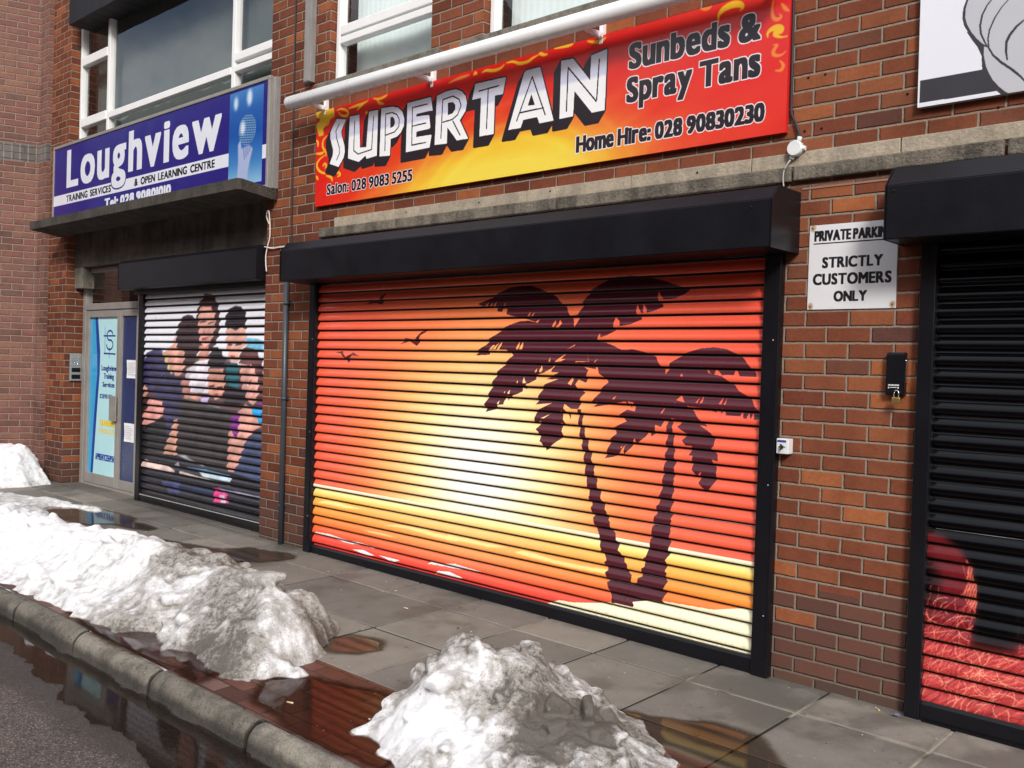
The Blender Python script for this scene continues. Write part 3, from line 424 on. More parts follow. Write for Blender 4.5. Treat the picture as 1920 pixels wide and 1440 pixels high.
# ---- sign board art
def art_sign():
    q = mm(D['signq']); c = Canvas(-4.12, 0.0, 2.80, 3.62, .002)
    X = np.broadcast_to(c.X, (c.h, c.w)); Z = np.broadcast_to(c.Zz, (c.h, c.w))
    top = 3.584-.019*(X+4.1)
    f = np.exp(-((X+2.0)/1.15)**2-((Z-2.72)/.42)**2)*1.25+np.exp(-((X+2.0)/2.0)**2-((Z-2.75)/.30)**2)*.25
    f = f+(fbm(X*1.0+Z*.9, Z*4-X*1.5, 2.0, 4)-.5)*.30
    arc = np.hypot(X+1.95, (Z-2.55)*1.4)
    f = f+.16*np.exp(-((arc-.72)/.045)**2)+.10*np.exp(-((arc-.86)/.03)**2)+.07*np.exp(-((arc-1.05)/.03)**2)
    a = lerp([(0, (226, 30, 26)), (.18, (234, 56, 32)), (.40, (240, 104, 44)), (.62, (247, 160, 56)), (.9, (252, 206, 60)), (1.2, (254, 226, 84))], f)
    right = np.clip((X+1.5)/.9, 0, 1)[..., None]; a = a*(1-right*.5)+np.array((238, 66, 64), np.float32)*right*.5  # salmon sheen of the reflected sky, painted into the print towards the right
    c.a = a/255
    for q in D['corner']: c.paint(c.poly(mm(q)), (246, 196, 40), 1, 1)
    for q in D['cornerhole']: c.paint(c.poly(mm(q)), (214, 40, 26))
    for i, q in enumerate(D['swirl']):
        q = np.array(mm(q)); t = np.linspace(0, 1, len(q)*8); tt = np.linspace(0, 1, len(q))
        k = np.stack([np.convolve(np.pad(np.interp(t, tt, q[:, j]), 4, 'edge'), np.ones(9)/9, 'valid') for j in (0, 1)], -1)
        big = i in (0, 1)
        wdt = (.008+(.032 if big else .013)*np.sin(np.pi*np.clip(t*1.05, 0, 1))**1.5) if i < 7 else .007+.016*np.sin(np.pi*t)
        c.paint(c.line(k, wdt), (250, 208, 46) if (i < 2 or i > 7) else (246, 150, 64), .9, 1)
    ltr = [[[mm(q) for q in g] for g in L] for L in D['letters']]
    sh = np.zeros((c.h, c.w), bool)
    for L in ltr:
        base = np.zeros((c.h, c.w), bool)
        for q in L[0]: c.poly(q, base)
        base = dilate(base, 5); n = 16
        for k in range(n+1):
            dx, dz = int(round(-.048/c.res*k/n)), int(round(-.062/c.res*k/n)); sh |= np.roll(np.roll(base, dx, 1), dz, 0)
    c.paint(sh, (44, 38, 44))
    for L in ltr:
        m = np.zeros((c.h, c.w), bool); h = np.zeros((c.h, c.w), bool)
        for q in L[0]: c.poly(q, m)
        for q in L[1]: c.poly(q, h)
        js = np.where(m.any(1))[0]; z0, z1 = c.Zz[js[0], 0], c.Zz[js[-1], 0]; v = (Z-z0)/(z1-z0)
        g = lerp([(0, (255, 255, 255)), (.55, (254, 254, 255)), (.62, (214, 216, 238)), (.80, (232, 232, 246)), (1, (212, 212, 226))], v)/1.0
        c.paint(m & ~h, g)
        for q in L[2]:
            c.paint(c.line(q, .0095) & m, (46, 40, 50))
        c.paint(h, (46, 40, 46))
    S = {k: mm(v) for k, v in D['stext'].items()}
    for k, bo, gl in (('Sunbeds &', .0090, .0075), ('Spray Tans', .0090, .0075), ('Home Hire: 028 90830230', .0056, .0062), ('Salon: 028 9083 5255', .0044, .0058)):
        (xa, zb), (xb, _), (_, zc) = S[k]
        m = c.text(k, xa, xb, zb, zc, bo, .125, 1.18); c.paint(dilate(m, gl/c.res), (244, 238, 242)); c.paint(m, (48, 42, 48) if xa > -3 else (34, 26, 40))
    return c
def art_blue():
    c = Canvas(-9.22, -4.68, 3.03, 3.97, .0032, (40, 32, 128))
    X = np.broadcast_to(c.X, (c.h, c.w)); Z = np.broadcast_to(c.Zz, (c.h, c.w))
    W = (236, 238, 248)
    c.paint((Z > 3.288) & (Z < 3.408), W)
    m = c.text('Loughview', -8.86, -5.49, 3.47, 3.90, .0225, .16, 1.10)
    c.paint(dilate(m, 5), (40, 32, 128)); c.paint(m, W)
    for tx, a, b in (('TRAINING  SERVICES', -8.855, -7.71), ('&  OPEN  LEARNING  CENTRE', -7.17, -5.59)): c.paint(c.text(tx, a, b, 3.312, 3.385, .003, .12), (30, 28, 40))
    c.paint(c.text('Tel: 028 90801010', -7.85, -6.40, 3.150, 3.250, .0085, .15), W)
    # photo panel with a hand holding up a globe
    pm = (X > -5.35) & (X < -4.81) & (Z > 3.10) & (Z < 3.93)
    g = lerp([(3.1, (150, 200, 232)), (3.3, (66, 132, 200)), (3.55, (20, 84, 170)), (3.75, (38, 96, 176)), (3.93, (70, 132, 200))], Z)
    st = np.sin((X*1.0+Z*.75)*260)*18*((Z > 3.62)[...])*np.clip((X+5.2)/.3, 0, 1); c.paint(pm, g+st[..., None])
    for bx, bz, r in ((-5.25, 3.83, .035), (-5.03, 3.85, .042)): c.paint((((X-bx)/r)**2+((Z-bz)/(r*1.7))**2 < 1) & pm, (226, 240, 250), .95, 5)
    gl = ((X+5.055)/.14)**2+((Z-3.575)/.135)**2 < 1
    c.paint(gl, (112, 158, 206)); c.paint(gl & (np.abs(np.sin((Z+X*.12)*150)) < .45), (24, 66, 130)); c.paint(gl & (np.abs(np.sin((X-Z*.2)*110)) < .22), (40, 84, 146))
    c.paint((((X+5.13)/.04)**2+((Z-3.60)/.06)**2 < 1), (236, 244, 252), .9, 5)
    c.paint(c.poly([(-5.21, 3.08), (-5.19, 3.30), (-5.20, 3.46), (-5.16, 3.50), (-5.14, 3.42), (-5.02, 3.44), (-4.96, 3.40), (-5.00, 3.30), (-5.03, 3.20), (-5.03, 3.08)]), (176, 188, 226), 1, 2)
    for k in range(4): c.paint(c.line([(-5.11+.035*k, 3.45+.01*k), (-5.09+.028*k, 3.32+.02*k)], .012), (84, 104, 164), .8, 1)
    return c
def art_people():
    c = Canvas(-7.62, -4.70, 0.0, 2.32, .0032, (240, 240, 248))
    c.paint(c.poly([(-7.25, 1.30), (-6.85, 1.60), (-6.45, 1.52), (-6.15, 1.58), (-5.8, 1.62), (-5.4, 1.50), (-5.15, 1.42), (-4.78, 1.40), (-4.75, .3), (-7.3, .3)]), (84, 56, 58), 1, 4)
    for i, (cl, q) in enumerate(D['people']):
        m = c.poly(mm(q)); X = fbm(np.broadcast_to(c.X, m.shape), np.broadcast_to(c.Zz, m.shape), 9, 3, i)-.5
        sh = np.clip(np.array(cl, np.float32)[None, None, :]*(1+.5*X[..., None]), 0, 255); c.paint(m, sh, 1, 1)
    return c
def art_hair():
    c = Canvas(.76, 3.0, 0.0, 2.36, .004, (4, 4, 5)); rs = np.random.RandomState(3)
    X = np.broadcast_to(c.X, (c.h, c.w)); Z = np.broadcast_to(c.Zz, (c.h, c.w))
    m = np.zeros((c.h, c.w), bool); c.poly(mm(D['hair'][0])+[(3, .02), (3, .40)][:0], m)
    m |= (X > 1.15) & (Z < .46-.05*np.sin(X*2)) & (Z > .02)
    c.paint(m, (104, 26, 30), 1, 3); c.paint(m & (Z < .42), (204, 70, 68), .8, 10)
    c.paint(c.poly(mm(D['hair'][1])), (20, 6, 8), 1, 6)
    for k in range(900):
        x = rs.uniform(.60, 3.0); z = rs.uniform(-.05, .42); L = rs.uniform(.15, .55); an = rs.normal(.42, .12) if x > 1.05 else rs.normal(.9, .45)
        t = np.linspace(0, 1, 9); cur = rs.normal(0, .35); px = x+np.cumsum(np.cos(an+cur*t))*L/9; pz = z+np.cumsum(np.sin(an+cur*t))*L/9
        v = rs.rand(); cl = (248, 150, 120) if v > .80 else (226, 96, 88) if v > .45 else (120, 26, 36)
        c.paint(c.line(list(zip(px, pz)), .0045) & m, cl, .5, 0)
    for k in range(40):
        x = rs.uniform(.80, 1.15); z = rs.uniform(.05, .55); r = rs.uniform(.03, .12); a0 = rs.uniform(0, 6.3); t = a0+np.linspace(0, rs.uniform(1.2, 3.0), 12)
        c.paint(c.line(list(zip(x+np.cos(t)*r, z+np.sin(t)*r*.7)), .004) & m, (252, 176, 140), .6, 0)
    # the bright arched lock
    for k in range(34):
        r = .16+.0045*k; t = np.linspace(1.75, -.55, 14); px = .80+np.cos(t)*r*.83; pz = .70+np.sin(t)*r*1.5*.86
        c.paint(c.line(list(zip(px, pz)), .0045) & m, (246, 140, 106) if k % 3 else (150, 40, 44), .6 if k < 20 else .85, 0)
    return c
def art_white():
    c = Canvas(.62, 2.4, 2.83, 4.1, .002, (236, 238, 246))
    for q in D['wart_gray']: c.paint(c.poly(mm(q)+[]), (196, 197, 203))
    X = np.broadcast_to(c.X, (c.h, c.w)); Z = np.broadcast_to(c.Zz, (c.h, c.w))
    c.paint((X > 1.07) & (Z > 2.86), (196, 197, 203)); 
    for q in D['wart_dark']: c.paint(c.poly(mm(q)), (62, 60, 66))
    for wd, q in D['wart_line']:
        q = np.array(mm(q)); n = len(q); w_ = wd/6.545/390*(.45+.75*np.sin(np.linspace(.25, np.pi-.25, n))); c.paint(c.line(q, w_), (62, 60, 66))
    return c
def art_parking():
    c = Canvas(.12, .565, 1.905, 2.334, .001, (232, 232, 234)); K = (30, 31, 36)
    X = np.broadcast_to(c.X, (c.h, c.w)); Z = np.broadcast_to(c.Zz, (c.h, c.w))
    c.paint(c.text('PRIVATE PARKING', .146, .545, 2.250, 2.303, .0032, .11), K)
    c.paint(c.line([(.146, 2.238), (.545, 2.238)], .006), K)
    for tx, a, b, z0, z1 in (('STRICTLY', .192, .495, 2.114, 2.168), ('CUSTOMERS', .146, .539, 2.030, 2.086), ('ONLY', .257, .424, 1.945, 1.997)): c.paint(c.text(tx, a, b, z0, z1, .0032, .14), K)
    for sx, sz in ((.137, 2.318), (.137, 1.922), (.548, 1.925)):
        d = np.hypot(X-sx, (Z-sz)*.8); c.paint(d < .011+.006*fbm(X*40, Z*40, 1, 2), (150, 108, 60), .55, 3)
        c.paint((np.abs(X-sx) < .003) & (Z < sz) & (Z > sz-.02), (160, 120, 80), .35, 3)
    return c
def art_door():
    c = Canvas(-8.84, -8.08, .18, 2.02, .002, (176, 222, 228))
    zz = [.15, .212, .855, 1.356, 1.604, 1.995, 2.05]; xo = [-8.70, -8.697, -8.632, -8.575, -8.574, -8.652, -8.66]; xi = [-8.76, -8.755, -8.703, -8.642, -8.660, -8.721, -8.73]
    xo_, xi_ = np.interp(c.Zz, zz, xo), np.interp(c.Zz, zz, xi); X = np.broadcast_to(c.X, (c.h, c.w))
    c.paint(X < xo_, (16, 66, 150)); c.paint(X < xi_, (54, 160, 208))
    B = (22, 52, 130)
    c.paint(c.line([(-8.46, 1.89), (-8.455, 1.585)], .008), B); c.paint(c.line([(-8.49, 1.79), (-8.20, 1.79)], .018), B); c.paint(c.line([(-8.475, 1.59), (-8.19, 1.585)], .018), B); c.paint(c.line([(-8.335, 1.66), (-8.34, 1.54)], .008), B)
    t = np.linspace(0, 1, 25); a1 = R_(20)+t*R_(235); S1 = [(-8.335+.075*math.cos(a), 1.795+.055*math.sin(a)) for a in a1]; a2 = R_(75)-t*R_(250); S2 = [(-8.335+.08*math.cos(a), 1.69+.055*math.sin(a)) for a in a2]
    c.paint(c.line(S1+S2, .020), B)
    for tx, a, b, z0, z1, cl, bo in (('Loughview', -8.53, -8.15, 1.392, 1.455, B, .003), ('Training', -8.465, -8.21, 1.30, 1.362, B, .003), ('Services', -8.495, -8.19, 1.205, 1.262, B, .003), ('02890 801', -8.56, -8.24, 1.072, 1.122, B, .002), ('TRAINING', -8.555, -8.16, .755, .825, (222, 196, 60), .007), ('FOR SUCCESS', -8.56, -8.165, .672, .722, (222, 200, 90), .003), ('APPRENTICESHIPSNI', -8.64, -8.145, .358, .432, (26, 60, 150), .004)):
        c.paint(c.text(tx, a, b, z0, z1, bo, .12), cl)
    return c
# ------------------------------------------------------------------ ground
def gz(x, y): return -.006*x+.02*y                    # pavement
def rz(x, y): return -.207-.006*x-.02*y                # road
KY = -2.29
# road: one sheet to the horizon
def road_mat():
    t = NT('worn_asphalt'); p = t.pos(); x, y, z = t.sep(p)
    ag = t.vor(p, 150, out='Color'); a = t.sep(ag); n = t.noise(p, 2.2, 6, .6); f = t.noise(p, 220, 4, .7)
    c = t.ramp(a[0], [(0, (.035, .031, .029)), (.35, (.085, .072, .064)), (.62, (.12, .10, .088)), (.8, (.15, .09, .072)), (.92, (.20, .17, .15)), (1, (.28, .25, .22))])
    v = t.math('MULTIPLY_ADD', n, .8, .6); c = t.mix(1, c, t.comb(v, v, v), 'MULTIPLY')
    red = t.math('MULTIPLY', t.step(t.noise(p, 42, 3, .7), .60, .68), .6); c = t.mix(red, c, (.22, .085, .05))
    wet = t.step(t.math('ADD', y, t.math('MULTIPLY', t.math('SUBTRACT', t.noise(p, 5, 4, .65), .5), .38)), -2.80, -2.66)
    c = t.mix(t.math('MULTIPLY', wet, .62), c, (.02, .016, .014))
    h = t.math('ADD', t.vor(p, 150), t.math('MULTIPLY', f, .6))
    return t.fin(c, t.math('MULTIPLY_ADD', wet, -.45, .85), .4, 0, t.bump(h, .006))
M['road'] = road_mat()
xs = [-400, -60, -20, -9, -5, -2, 0, 2, 5, 10, 30, 400]; ys = [-400, -60, -20, -12, -8, -5, -3.5, -2.9, KY]
V = [(x, y, rz(x, max(y, -6))) for y in ys for x in xs]; nx = len(xs)
F = [(j*nx+i, j*nx+i+1, (j+1)*nx+i+1, (j+1)*nx+i) for j in range(len(ys)-1) for i in range(nx-1)]
kind(pydata('road', V, F, M['road'], None, False), 'structure')

def slab_mat():
    t = NT('paving_slabs'); p = t.pos(); x, y, z = t.sep(p)
    cx = t.math('FLOOR', t.math('DIVIDE', t.math('SUBTRACT', x, .31), .6)); ry = t.math('FLOOR', t.math('DIVIDE', t.math('SUBTRACT', y, -.37), .58))
    w = t.n('TexWhiteNoise', noise_dimensions='2D'); t.put(w.inputs['Vector'], t.comb(cx, ry)); r = t.sep(w.outputs['Color'])
    base = t.ramp(r[0], [(0, (.140, .127, .112)), (.5, (.190, .171, .149)), (1, (.255, .225, .190))])
    n = t.noise(p, 3.5, 6, .62); f = t.noise(p, 90, 5, .75); v = t.math('MULTIPLY', t.math('MULTIPLY_ADD', n, .7, .65), t.math('MULTIPLY_ADD', f, .5, .75))
    c = t.mix(1, base, t.comb(v, v, v), 'MULTIPLY')
    sp = t.step(t.noise(p, 24, 2, .5), .735, .755); c = t.mix(t.math('MULTIPLY', sp, .55), c, (.34, .32, .29))
    dk = t.step(t.noise(p, 13, 4, .6), .66, .72); c = t.mix(t.math('MULTIPLY', dk, .5), c, (.045, .038, .032))
    gum = t.n('TexVoronoi', feature='F1'); t.put(gum.inputs['Vector'], p); gum.inputs['Scale'].default_value = 5.5; gs = t.math('MULTIPLY', t.step(t.math('ADD', gum.outputs['Distance'], t.math('MULTIPLY', t.noise(p, 60, 2), .03)), .105, .075), t.math('GREATER_THAN', t.sep(gum.outputs['Color'])[0], .62))
    c = t.mix(t.math('MULTIPLY', gs, .55), c, t.mix(t.math('GREATER_THAN', t.sep(gum.outputs['Color'])[1], .5), (.055, .05, .046), (.27, .25, .225)))
    damp = t.step(t.noise(p, 1.1, 5, .6), .50, .60); c = t.mix(t.math('MULTIPLY', damp, .45), c, (.06, .053, .047))
    edge = t.step(t.math('ABSOLUTE', t.math('SUBTRACT', t.math('FRACT', t.math('ADD', t.math('DIVIDE', t.math('SUBTRACT', x, .31), .6), .5)), .5)), .06, .0); c = t.mix(t.math('MULTIPLY', t.math('MULTIPLY', edge, t.noise(p, 18, 4, .7)), .5), c, (.05, .045, .038))
    wallside = t.step(t.math('ADD', y, t.math('MULTIPLY', t.noise(p, 9, 4, .7), .16)), -.03, .06); c = t.mix(t.math('MULTIPLY', wallside, .5), c, (.05, .043, .035))
    return t.fin(c, t.math('MULTIPLY_ADD', damp, -.25, .8), .4, 0, t.bump(t.math('ADD', f, t.math('MULTIPLY', n, .5)), .004))
M['slab'] = slab_mat()
def joint_mat():
    t = NT('joint_filling'); p = t.pos(); x, y, z = t.sep(p)
    n = t.noise(p, 30, 5, .7); pale = t.step(t.noise(p, 1.6, 3, .5), .50, .58)
    c = t.mix(t.math('MULTIPLY', pale, .9), (.03, .027, .022), (.36, .32, .26)); v = t.math('MULTIPLY_ADD', n, .8, .6)
    return t.fin(t.mix(1, c, t.comb(v, v, v), 'MULTIPLY'), .9, .2)
M['joint'] = joint_mat()
rs = np.random.RandomState(11)
mb = MB()
rows = [(-1.53, -.957), (-.943, -.377), (-.363, .01), (.02, .60)]
for i in range(-22, 12):
    x0 = .31+.6*i+.005+rs.uniform(0, .005); x1 = .31+.6*i+.595-rs.uniform(0, .005)
    for (ya, yb) in rows:
        h = rs.uniform(-.002, .002); tx, ty = rs.uniform(-.002, .002, 2); e = .006
        top = [(x0+e, ya+e), (x1-e, ya+e), (x1-e, yb-e), (x0+e, yb-e)]; bot = [(x0, ya), (x1, ya), (x1, yb), (x0, yb)]
        def zz(q, d): return gz(*q)+h+tx*(q[0]-x0-.3)+ty*(q[1]-ya-.3)+d
        A = [mb.bm.verts.new((*q, zz(q, 0))) for q in top]; B = [mb.bm.verts.new((*q, zz(q, -.007))) for q in bot]
        mb.bm.faces.new(A)
        for k in range(4): mb.bm.faces.new((B[k], B[(k+1) % 4], A[(k+1) % 4], A[k]))
mb.mi = 1; mb.face([(-13, -1.6, gz(-13, -1.6)-.007), (8, -1.6, gz(8, -1.6)-.007), (8, .62, gz(8, .62)-.007), (-13, .62, gz(-13, .62)-.007)])
kind(mb.build('pavement', [M['slab'], M['joint']]), 'structure')
# red block paver strip
def paver_mat():
    t = NT('red_block_pavers'); p = t.pos(); x, y, z = t.sep(p)
    bw, bh = .20, .10; wob = t.noise(p, 20, 3, out='Color'); wx, wy, _ = t.sep(wob)
    u = t.math('ADD', x, t.math('MULTIPLY', t.math('SUBTRACT', wx, .5), .008)); v = t.math('ADD', t.math('SUBTRACT', y, .035), t.math('MULTIPLY', t.math('SUBTRACT', wy, .5), .008))
    row = t.math('FLOOR', t.math('DIVIDE', v, bh)); uu = t.math('ADD', t.math('DIVIDE', u, bw), t.math('MULTIPLY', t.math('ABSOLUTE', t.math('MODULO', row, 2)), .5)); cc = t.math('FLOOR', uu)
    fu = t.math('MULTIPLY', t.math('FRACT', uu), bw); fv = t.math('MULTIPLY', t.math('FRACT', t.math('DIVIDE', v, bh)), bh)
    d = t.math('MINIMUM', t.math('MINIMUM', fu, t.math('SUBTRACT', bw, fu)), t.math('MINIMUM', fv, t.math('SUBTRACT', bh, fv))); k = t.step(d, .0015, .005)
    w = t.n('TexWhiteNoise', noise_dimensions='2D'); t.put(w.inputs['Vector'], t.comb(cc, row)); r = w.outputs['Value']
    c = t.ramp(r, [(0, (.075, .027, .019)), (.5, (.11, .038, .025)), (.85, (.14, .052, .034)), (1, (.17, .10, .082))])
    n = t.noise(p, 6, 5, .6); f = t.noise(p, 80, 5, .7); q = t.math('MULTIPLY', t.math('MULTIPLY_ADD', n, .9, .5), t.math('MULTIPLY_ADD', f, .5, .75)); c = t.mix(1, c, t.comb(q, q, q), 'MULTIPLY')
    c = t.mix(k, (.028, .02, .016), c)
    return t.fin(c, t.math('MULTIPLY_ADD', n, .5, .25), .45, 0, t.bump(t.math('ADD', t.math('MULTIPLY', k, .8), t.math('MULTIPLY', f, .25)), .006))
M['paver'] = paver_mat()
mb = MB(); mb.face([(-13, -2.18, gz(-13, -2.18)), (8, -2.18, gz(8, -2.18)), (8, -1.536, gz(8, -1.536)), (-13, -1.536, gz(-13, -1.536))])
kind(mb.build('paver_strip', M['paver']), 'structure')
# kerb
def kerb_mat():
    m = concrete('kerb_granite_concrete', (.25, .225, .185), (.085, .077, .064), .8, .8, bumpd=.009)
    t = NT.__new__(NT); t.m = m; t.t = m.node_tree; t.b = t.t.nodes['Principled BSDF']; t.out = t.t.nodes['Material Output']
    src = t.b.inputs['Base Color'].links[0].from_socket; p = t.pos(); x, y, z = t.sep(p)
    w = t.n('TexWhiteNoise', noise_dimensions='1D'); t.put(w.inputs['W'], t.math('FLOOR', t.math('DIVIDE', t.math('SUBTRACT', x, -3.16), .905))); v = t.math('MULTIPLY_ADD', w.outputs['Value'], .55, .70)
    c = t.mix(1, src, t.comb(v, v, v), 'MULTIPLY')
    wet = t.step(t.math('ADD', t.math('ADD', z, t.math('MULTIPLY', x, .006)), t.math('MULTIPLY', t.noise(p, 8, 4), .05)), -.055, -.105)
    jt = t.math('ABSOLUTE', t.math('SUBTRACT', t.math('FRACT', t.math('ADD', t.math('DIVIDE', t.math('ADD', t.math('ADD', x, 3.16), t.math('MULTIPLY', t.math('SUBTRACT', t.noise(p, 22, 3), .5), .012)), .905), .5)), .5))
    c = t.mix(t.math('MULTIPLY', t.step(jt, .020, .010), .88), c, (.018, .016, .013))
    t.put(t.b.inputs['Base Color'], t.mix(t.math('MULTIPLY', wet, .75), c, (.03, .026, .022))); return m
M['kerb'] = kerb_mat()
mb = MB(); jx = [-13.2+.905*k for k in range(24)]
off = -3.16-min(jx, key=lambda q: abs(q+3.16)); jx = [q+off for q in jx]
for a, b in zip(jx, jx[1:]):
    d = rs.uniform(-.006, .006, 2)
    prof = [(-2.168, -.30), (-2.168, -.004), (-2.174, .002), (-2.196, .003), (-2.222, -.003), (-2.243, -.016), (-2.258, -.036), (-2.266, -.060), (-2.270, -.10), (-2.274, -.30)]
    xs_ = [a+.008, a+.013, a+.024, a+.038]+list(np.linspace(a+.06, b-.06, 12))+[b-.038, b-.024, b-.013, b-.008]; ring = []
    for i, x in enumerate(xs_):
        sc = {0: -.022, 1: -.010, 2: -.004, 3: -.001}.get(min(i, len(xs_)-1-i), 0)
        ring.append([mb.bm.verts.new((x, y+d[0]+(.005*(vnoise(x*12, j*2.0, 5)-.5))-(sc*.6 if j > 3 else 0), gz(x, -2.2)-.003+z+d[1]+sc+(.005*(vnoise(x*7, j*1.3, 9)-.5)))) for j, (y, z) in enumerate(prof)])
    for A, B in zip(ring, ring[1:]):
        for j in range(len(prof)-1): mb.bm.faces.new((A[j], A[j+1], B[j+1], B[j])).smooth = True
    mb.bm.faces.new(ring[0]); mb.bm.faces.new(ring[-1][::-1])
kind(mb.build('kerb', M['kerb']), 'structure')

# puddles: thin films of melt water
def water_mat():
    t = NT('melt_water'); p = t.pos(); tr = t.n('BsdfTransparent'); t.put(tr.inputs[0], (.55, .50, .46, 1)); gl = t.n('BsdfGlossy'); gl.inputs['Roughness'].default_value = .05
    fr0 = t.n('Fresnel'); fr0.inputs[0].default_value = 1.28; gm = t.n('NewGeometry'); fr = t.math('MULTIPLY', fr0.outputs[0], t.math('SUBTRACT', 1, gm.outputs['Backfacing'])); t.put(gl.inputs['Color'], (.95, .96, .97, 1))
    nb = t.bump(t.noise(p, 3.5, 2, .4), .0006); t.put(gl.inputs['Normal'], nb)
    at = t.n('Attribute'); at.attribute_name = 'wet'; wv = t.math('ADD', at.outputs['Fac'], t.math('MULTIPLY', t.math('SUBTRACT', t.noise(p, 28, 4, .7), .5), t.math('MULTIPLY', t.math('SUBTRACT', 1, at.outputs['Fac']), .9)))
    fr = t.math('MULTIPLY', fr, t.step(at.outputs['Fac'], .86, .99)); tint = t.mix(t.step(wv, .05, .75), (1, 1, 1), (.55, .50, .46)); t.put(tr.inputs[0], tint)
    mx = t.n('MixShader'); t.put(mx.inputs[0], fr); t.t.links.new(tr.outputs[0], mx.inputs[1]); t.t.links.new(gl.outputs[0], mx.inputs[2]); t.t.links.new(mx.outputs[0], t.out.inputs[0])
    return t.m
M['water'] = water_mat()
def puddle(pts, zf, seed, rough=.05, lift=.0045, margin=.10):
    P = np.array(pts, float); n = len(P); Q = []
    for i in range(n):
        a, b = P[i], P[(i+1) % n]; L = np.hypot(*(b-a)); k = max(2, int(L/.03)); d = (b-a)/(L+1e-9); nrm = np.array((d[1], -d[0]))
        for j in range(k):
            t = j/k; q = a+(b-a)*t; w = fbm(q[0], q[1], 5, 4, seed)-.5+.4*(fbm(q[0], q[1], 22, 2, seed)-.5); Q.append(q+nrm*w*rough*4)
    mb = MB(); vs = [mb.bm.verts.new((x, y, zf(x, y)+lift)) for x, y in Q]; Qa = np.array(Q); tg = np.roll(Qa, -3, 0)-np.roll(Qa, 3, 0); area = .5*np.sum(Qa[:, 0]*np.roll(Qa[:, 1], -1)-np.roll(Qa[:, 0], -1)*Qa[:, 1])
    nr = np.stack([tg[:, 1], -tg[:, 0]], -1)*np.sign(area); nr /= np.linalg.norm(nr, axis=1)[:, None]+1e-9; m_ = len(Q)
    wd = .025+margin*fbm(Qa[:, 0], Qa[:, 1], 4, 3, seed+40); O_ = Qa+nr*wd[:, None]
    if margin:
        ov = [mb.bm.verts.new((x, y, zf(x, y)+lift-.0008)) for x, y in O_]
        for k in range(m_): mb.bm.faces.new((vs[k], vs[(k+1) % m_], ov[(k+1) % m_], ov[k]))
    f = mb.bm.faces.new(vs); bmesh.ops.triangulate(mb.bm, faces=[f])
    o = mb.build('puddle', M['water'], recalc=False)
    for q in o.data.polygons:
        if q.normal.z < 0: q.flip()
    at = o.data.attributes.new('wet', 'FLOAT', 'POINT'); at.data.foreach_set('value', [1.0]*m_+[0.0]*(len(o.data.vertices)-m_))
    return kind(o, 'structure')
puddle([(-13, -2.284), (-13, -2.40), (-4.3, -2.36), (-3.4, -2.50), (-2.9, -2.54), (-2.4, -2.60), (-1.9, -2.60), (-1.4, -2.63), (-.6, -2.62), (.4, -2.6), (2, -2.5), (3, -2.35), (3, -2.284)], rz, 1, .03, .0045, 0)
puddle([(-6.95, -.42), (-6.4, -.40), (-6.15, -.52), (-5.75, -.50), (-5.7, -.58), (-6.2, -.68), (-6.3, -.85), (-6.9, -.92), (-7.4, -.85), (-7.5, -.62)], gz, 2, .02)
puddle([(-5.5, -.80), (-5.0, -.62), (-4.55, -.55), (-4.5, -.30), (-4.15, -.22), (-3.95, -.28), (-4.0, -.50), (-4.15, -.62), (-3.9, -.80), (-3.8, -1.05), (-5.6, -1.15)], gz, 3, .02)
puddle([(-2.02, -1.16), (-1.86, -1.12), (-1.74, -1.20), (-1.76, -1.31), (-1.92, -1.38), (-2.06, -1.34)], gz, 4, .012)
puddle([(-1.66, -1.80), (-1.45, -1.72), (-1.22, -1.64), (-.98, -1.72), (-.75, -1.95), (-.60, -2.12), (-1.15, -2.14), (-1.55, -2.06), (-1.72, -1.93)], gz, 5, .02)
puddle([(-2.75, -1.80), (-2.3, -1.84), (-2.08, -1.98), (-1.98, -2.12), (-2.4, -2.145), (-3.2, -2.14), (-3.6, -2.10), (-3.1, -2.0)], gz, 15, .02)
puddle([(-.25, -.98), (.02, -.86), (.14, -.78), (.32, -.80), (.46, -.92), (.62, -1.05), (.72, -1.35), (.9, -1.6), (.9, -2.0), (.4, -2.12), (-.2, -2.1), (-.2, -1.4)], gz, 6, .018)

# ------------------------------------------------------------------ main building
BLD = tag(empty('brick_building', (-2.5, .3, 0)), 'long red brick shop building with a concrete band and white framed upstairs windows', 'building')
wall = MB()
OPEN = [(-9.02, -4.83, -.3, 2.99), (-4.02, -.085, -.3, 2.558), (.74, 3.2, -.3, 2.558), (-9.02, -4.83, 3.72, 5.6), (-4.0, -2.79, 3.80, 5.6), (-2.27, -.9, 3.79, 5.6)]
DEP = [.30, .14, .14, .22, .16, .16]
X0, X1, Z0, Z1 = -9.55, 4.2, -.35, 6.6
gx = sorted({X0, X1, *[o[0] for o in OPEN], *[o[1] for o in OPEN]}); gzv = sorted({Z0, Z1, *[o[2] for o in OPEN], *[o[3] for o in OPEN]})
for a, b in zip(gx, gx[1:]):
    for c_, d_ in zip(gzv, gzv[1:]):
        mx_, mz_ = (a+b)/2, (c_+d_)/2
        if any(o[0] < mx_ < o[1] and o[2] < mz_ < o[3] for o in OPEN): continue
        wall.face([(a, 0, c_), (b, 0, c_), (b, 0, d_), (a, 0, d_)])
for (a, b, c_, d_), dp in zip(OPEN, DEP):
    wall.face([(a, 0, c_), (a, 0, d_), (a, dp, d_), (a, dp, c_)]); wall.face([(b, 0, c_), (b, dp, c_), (b, dp, d_), (b, 0, d_)])
    wall.face([(a, 0, d_), (b, 0, d_), (b, dp, d_), (a, dp, d_)])
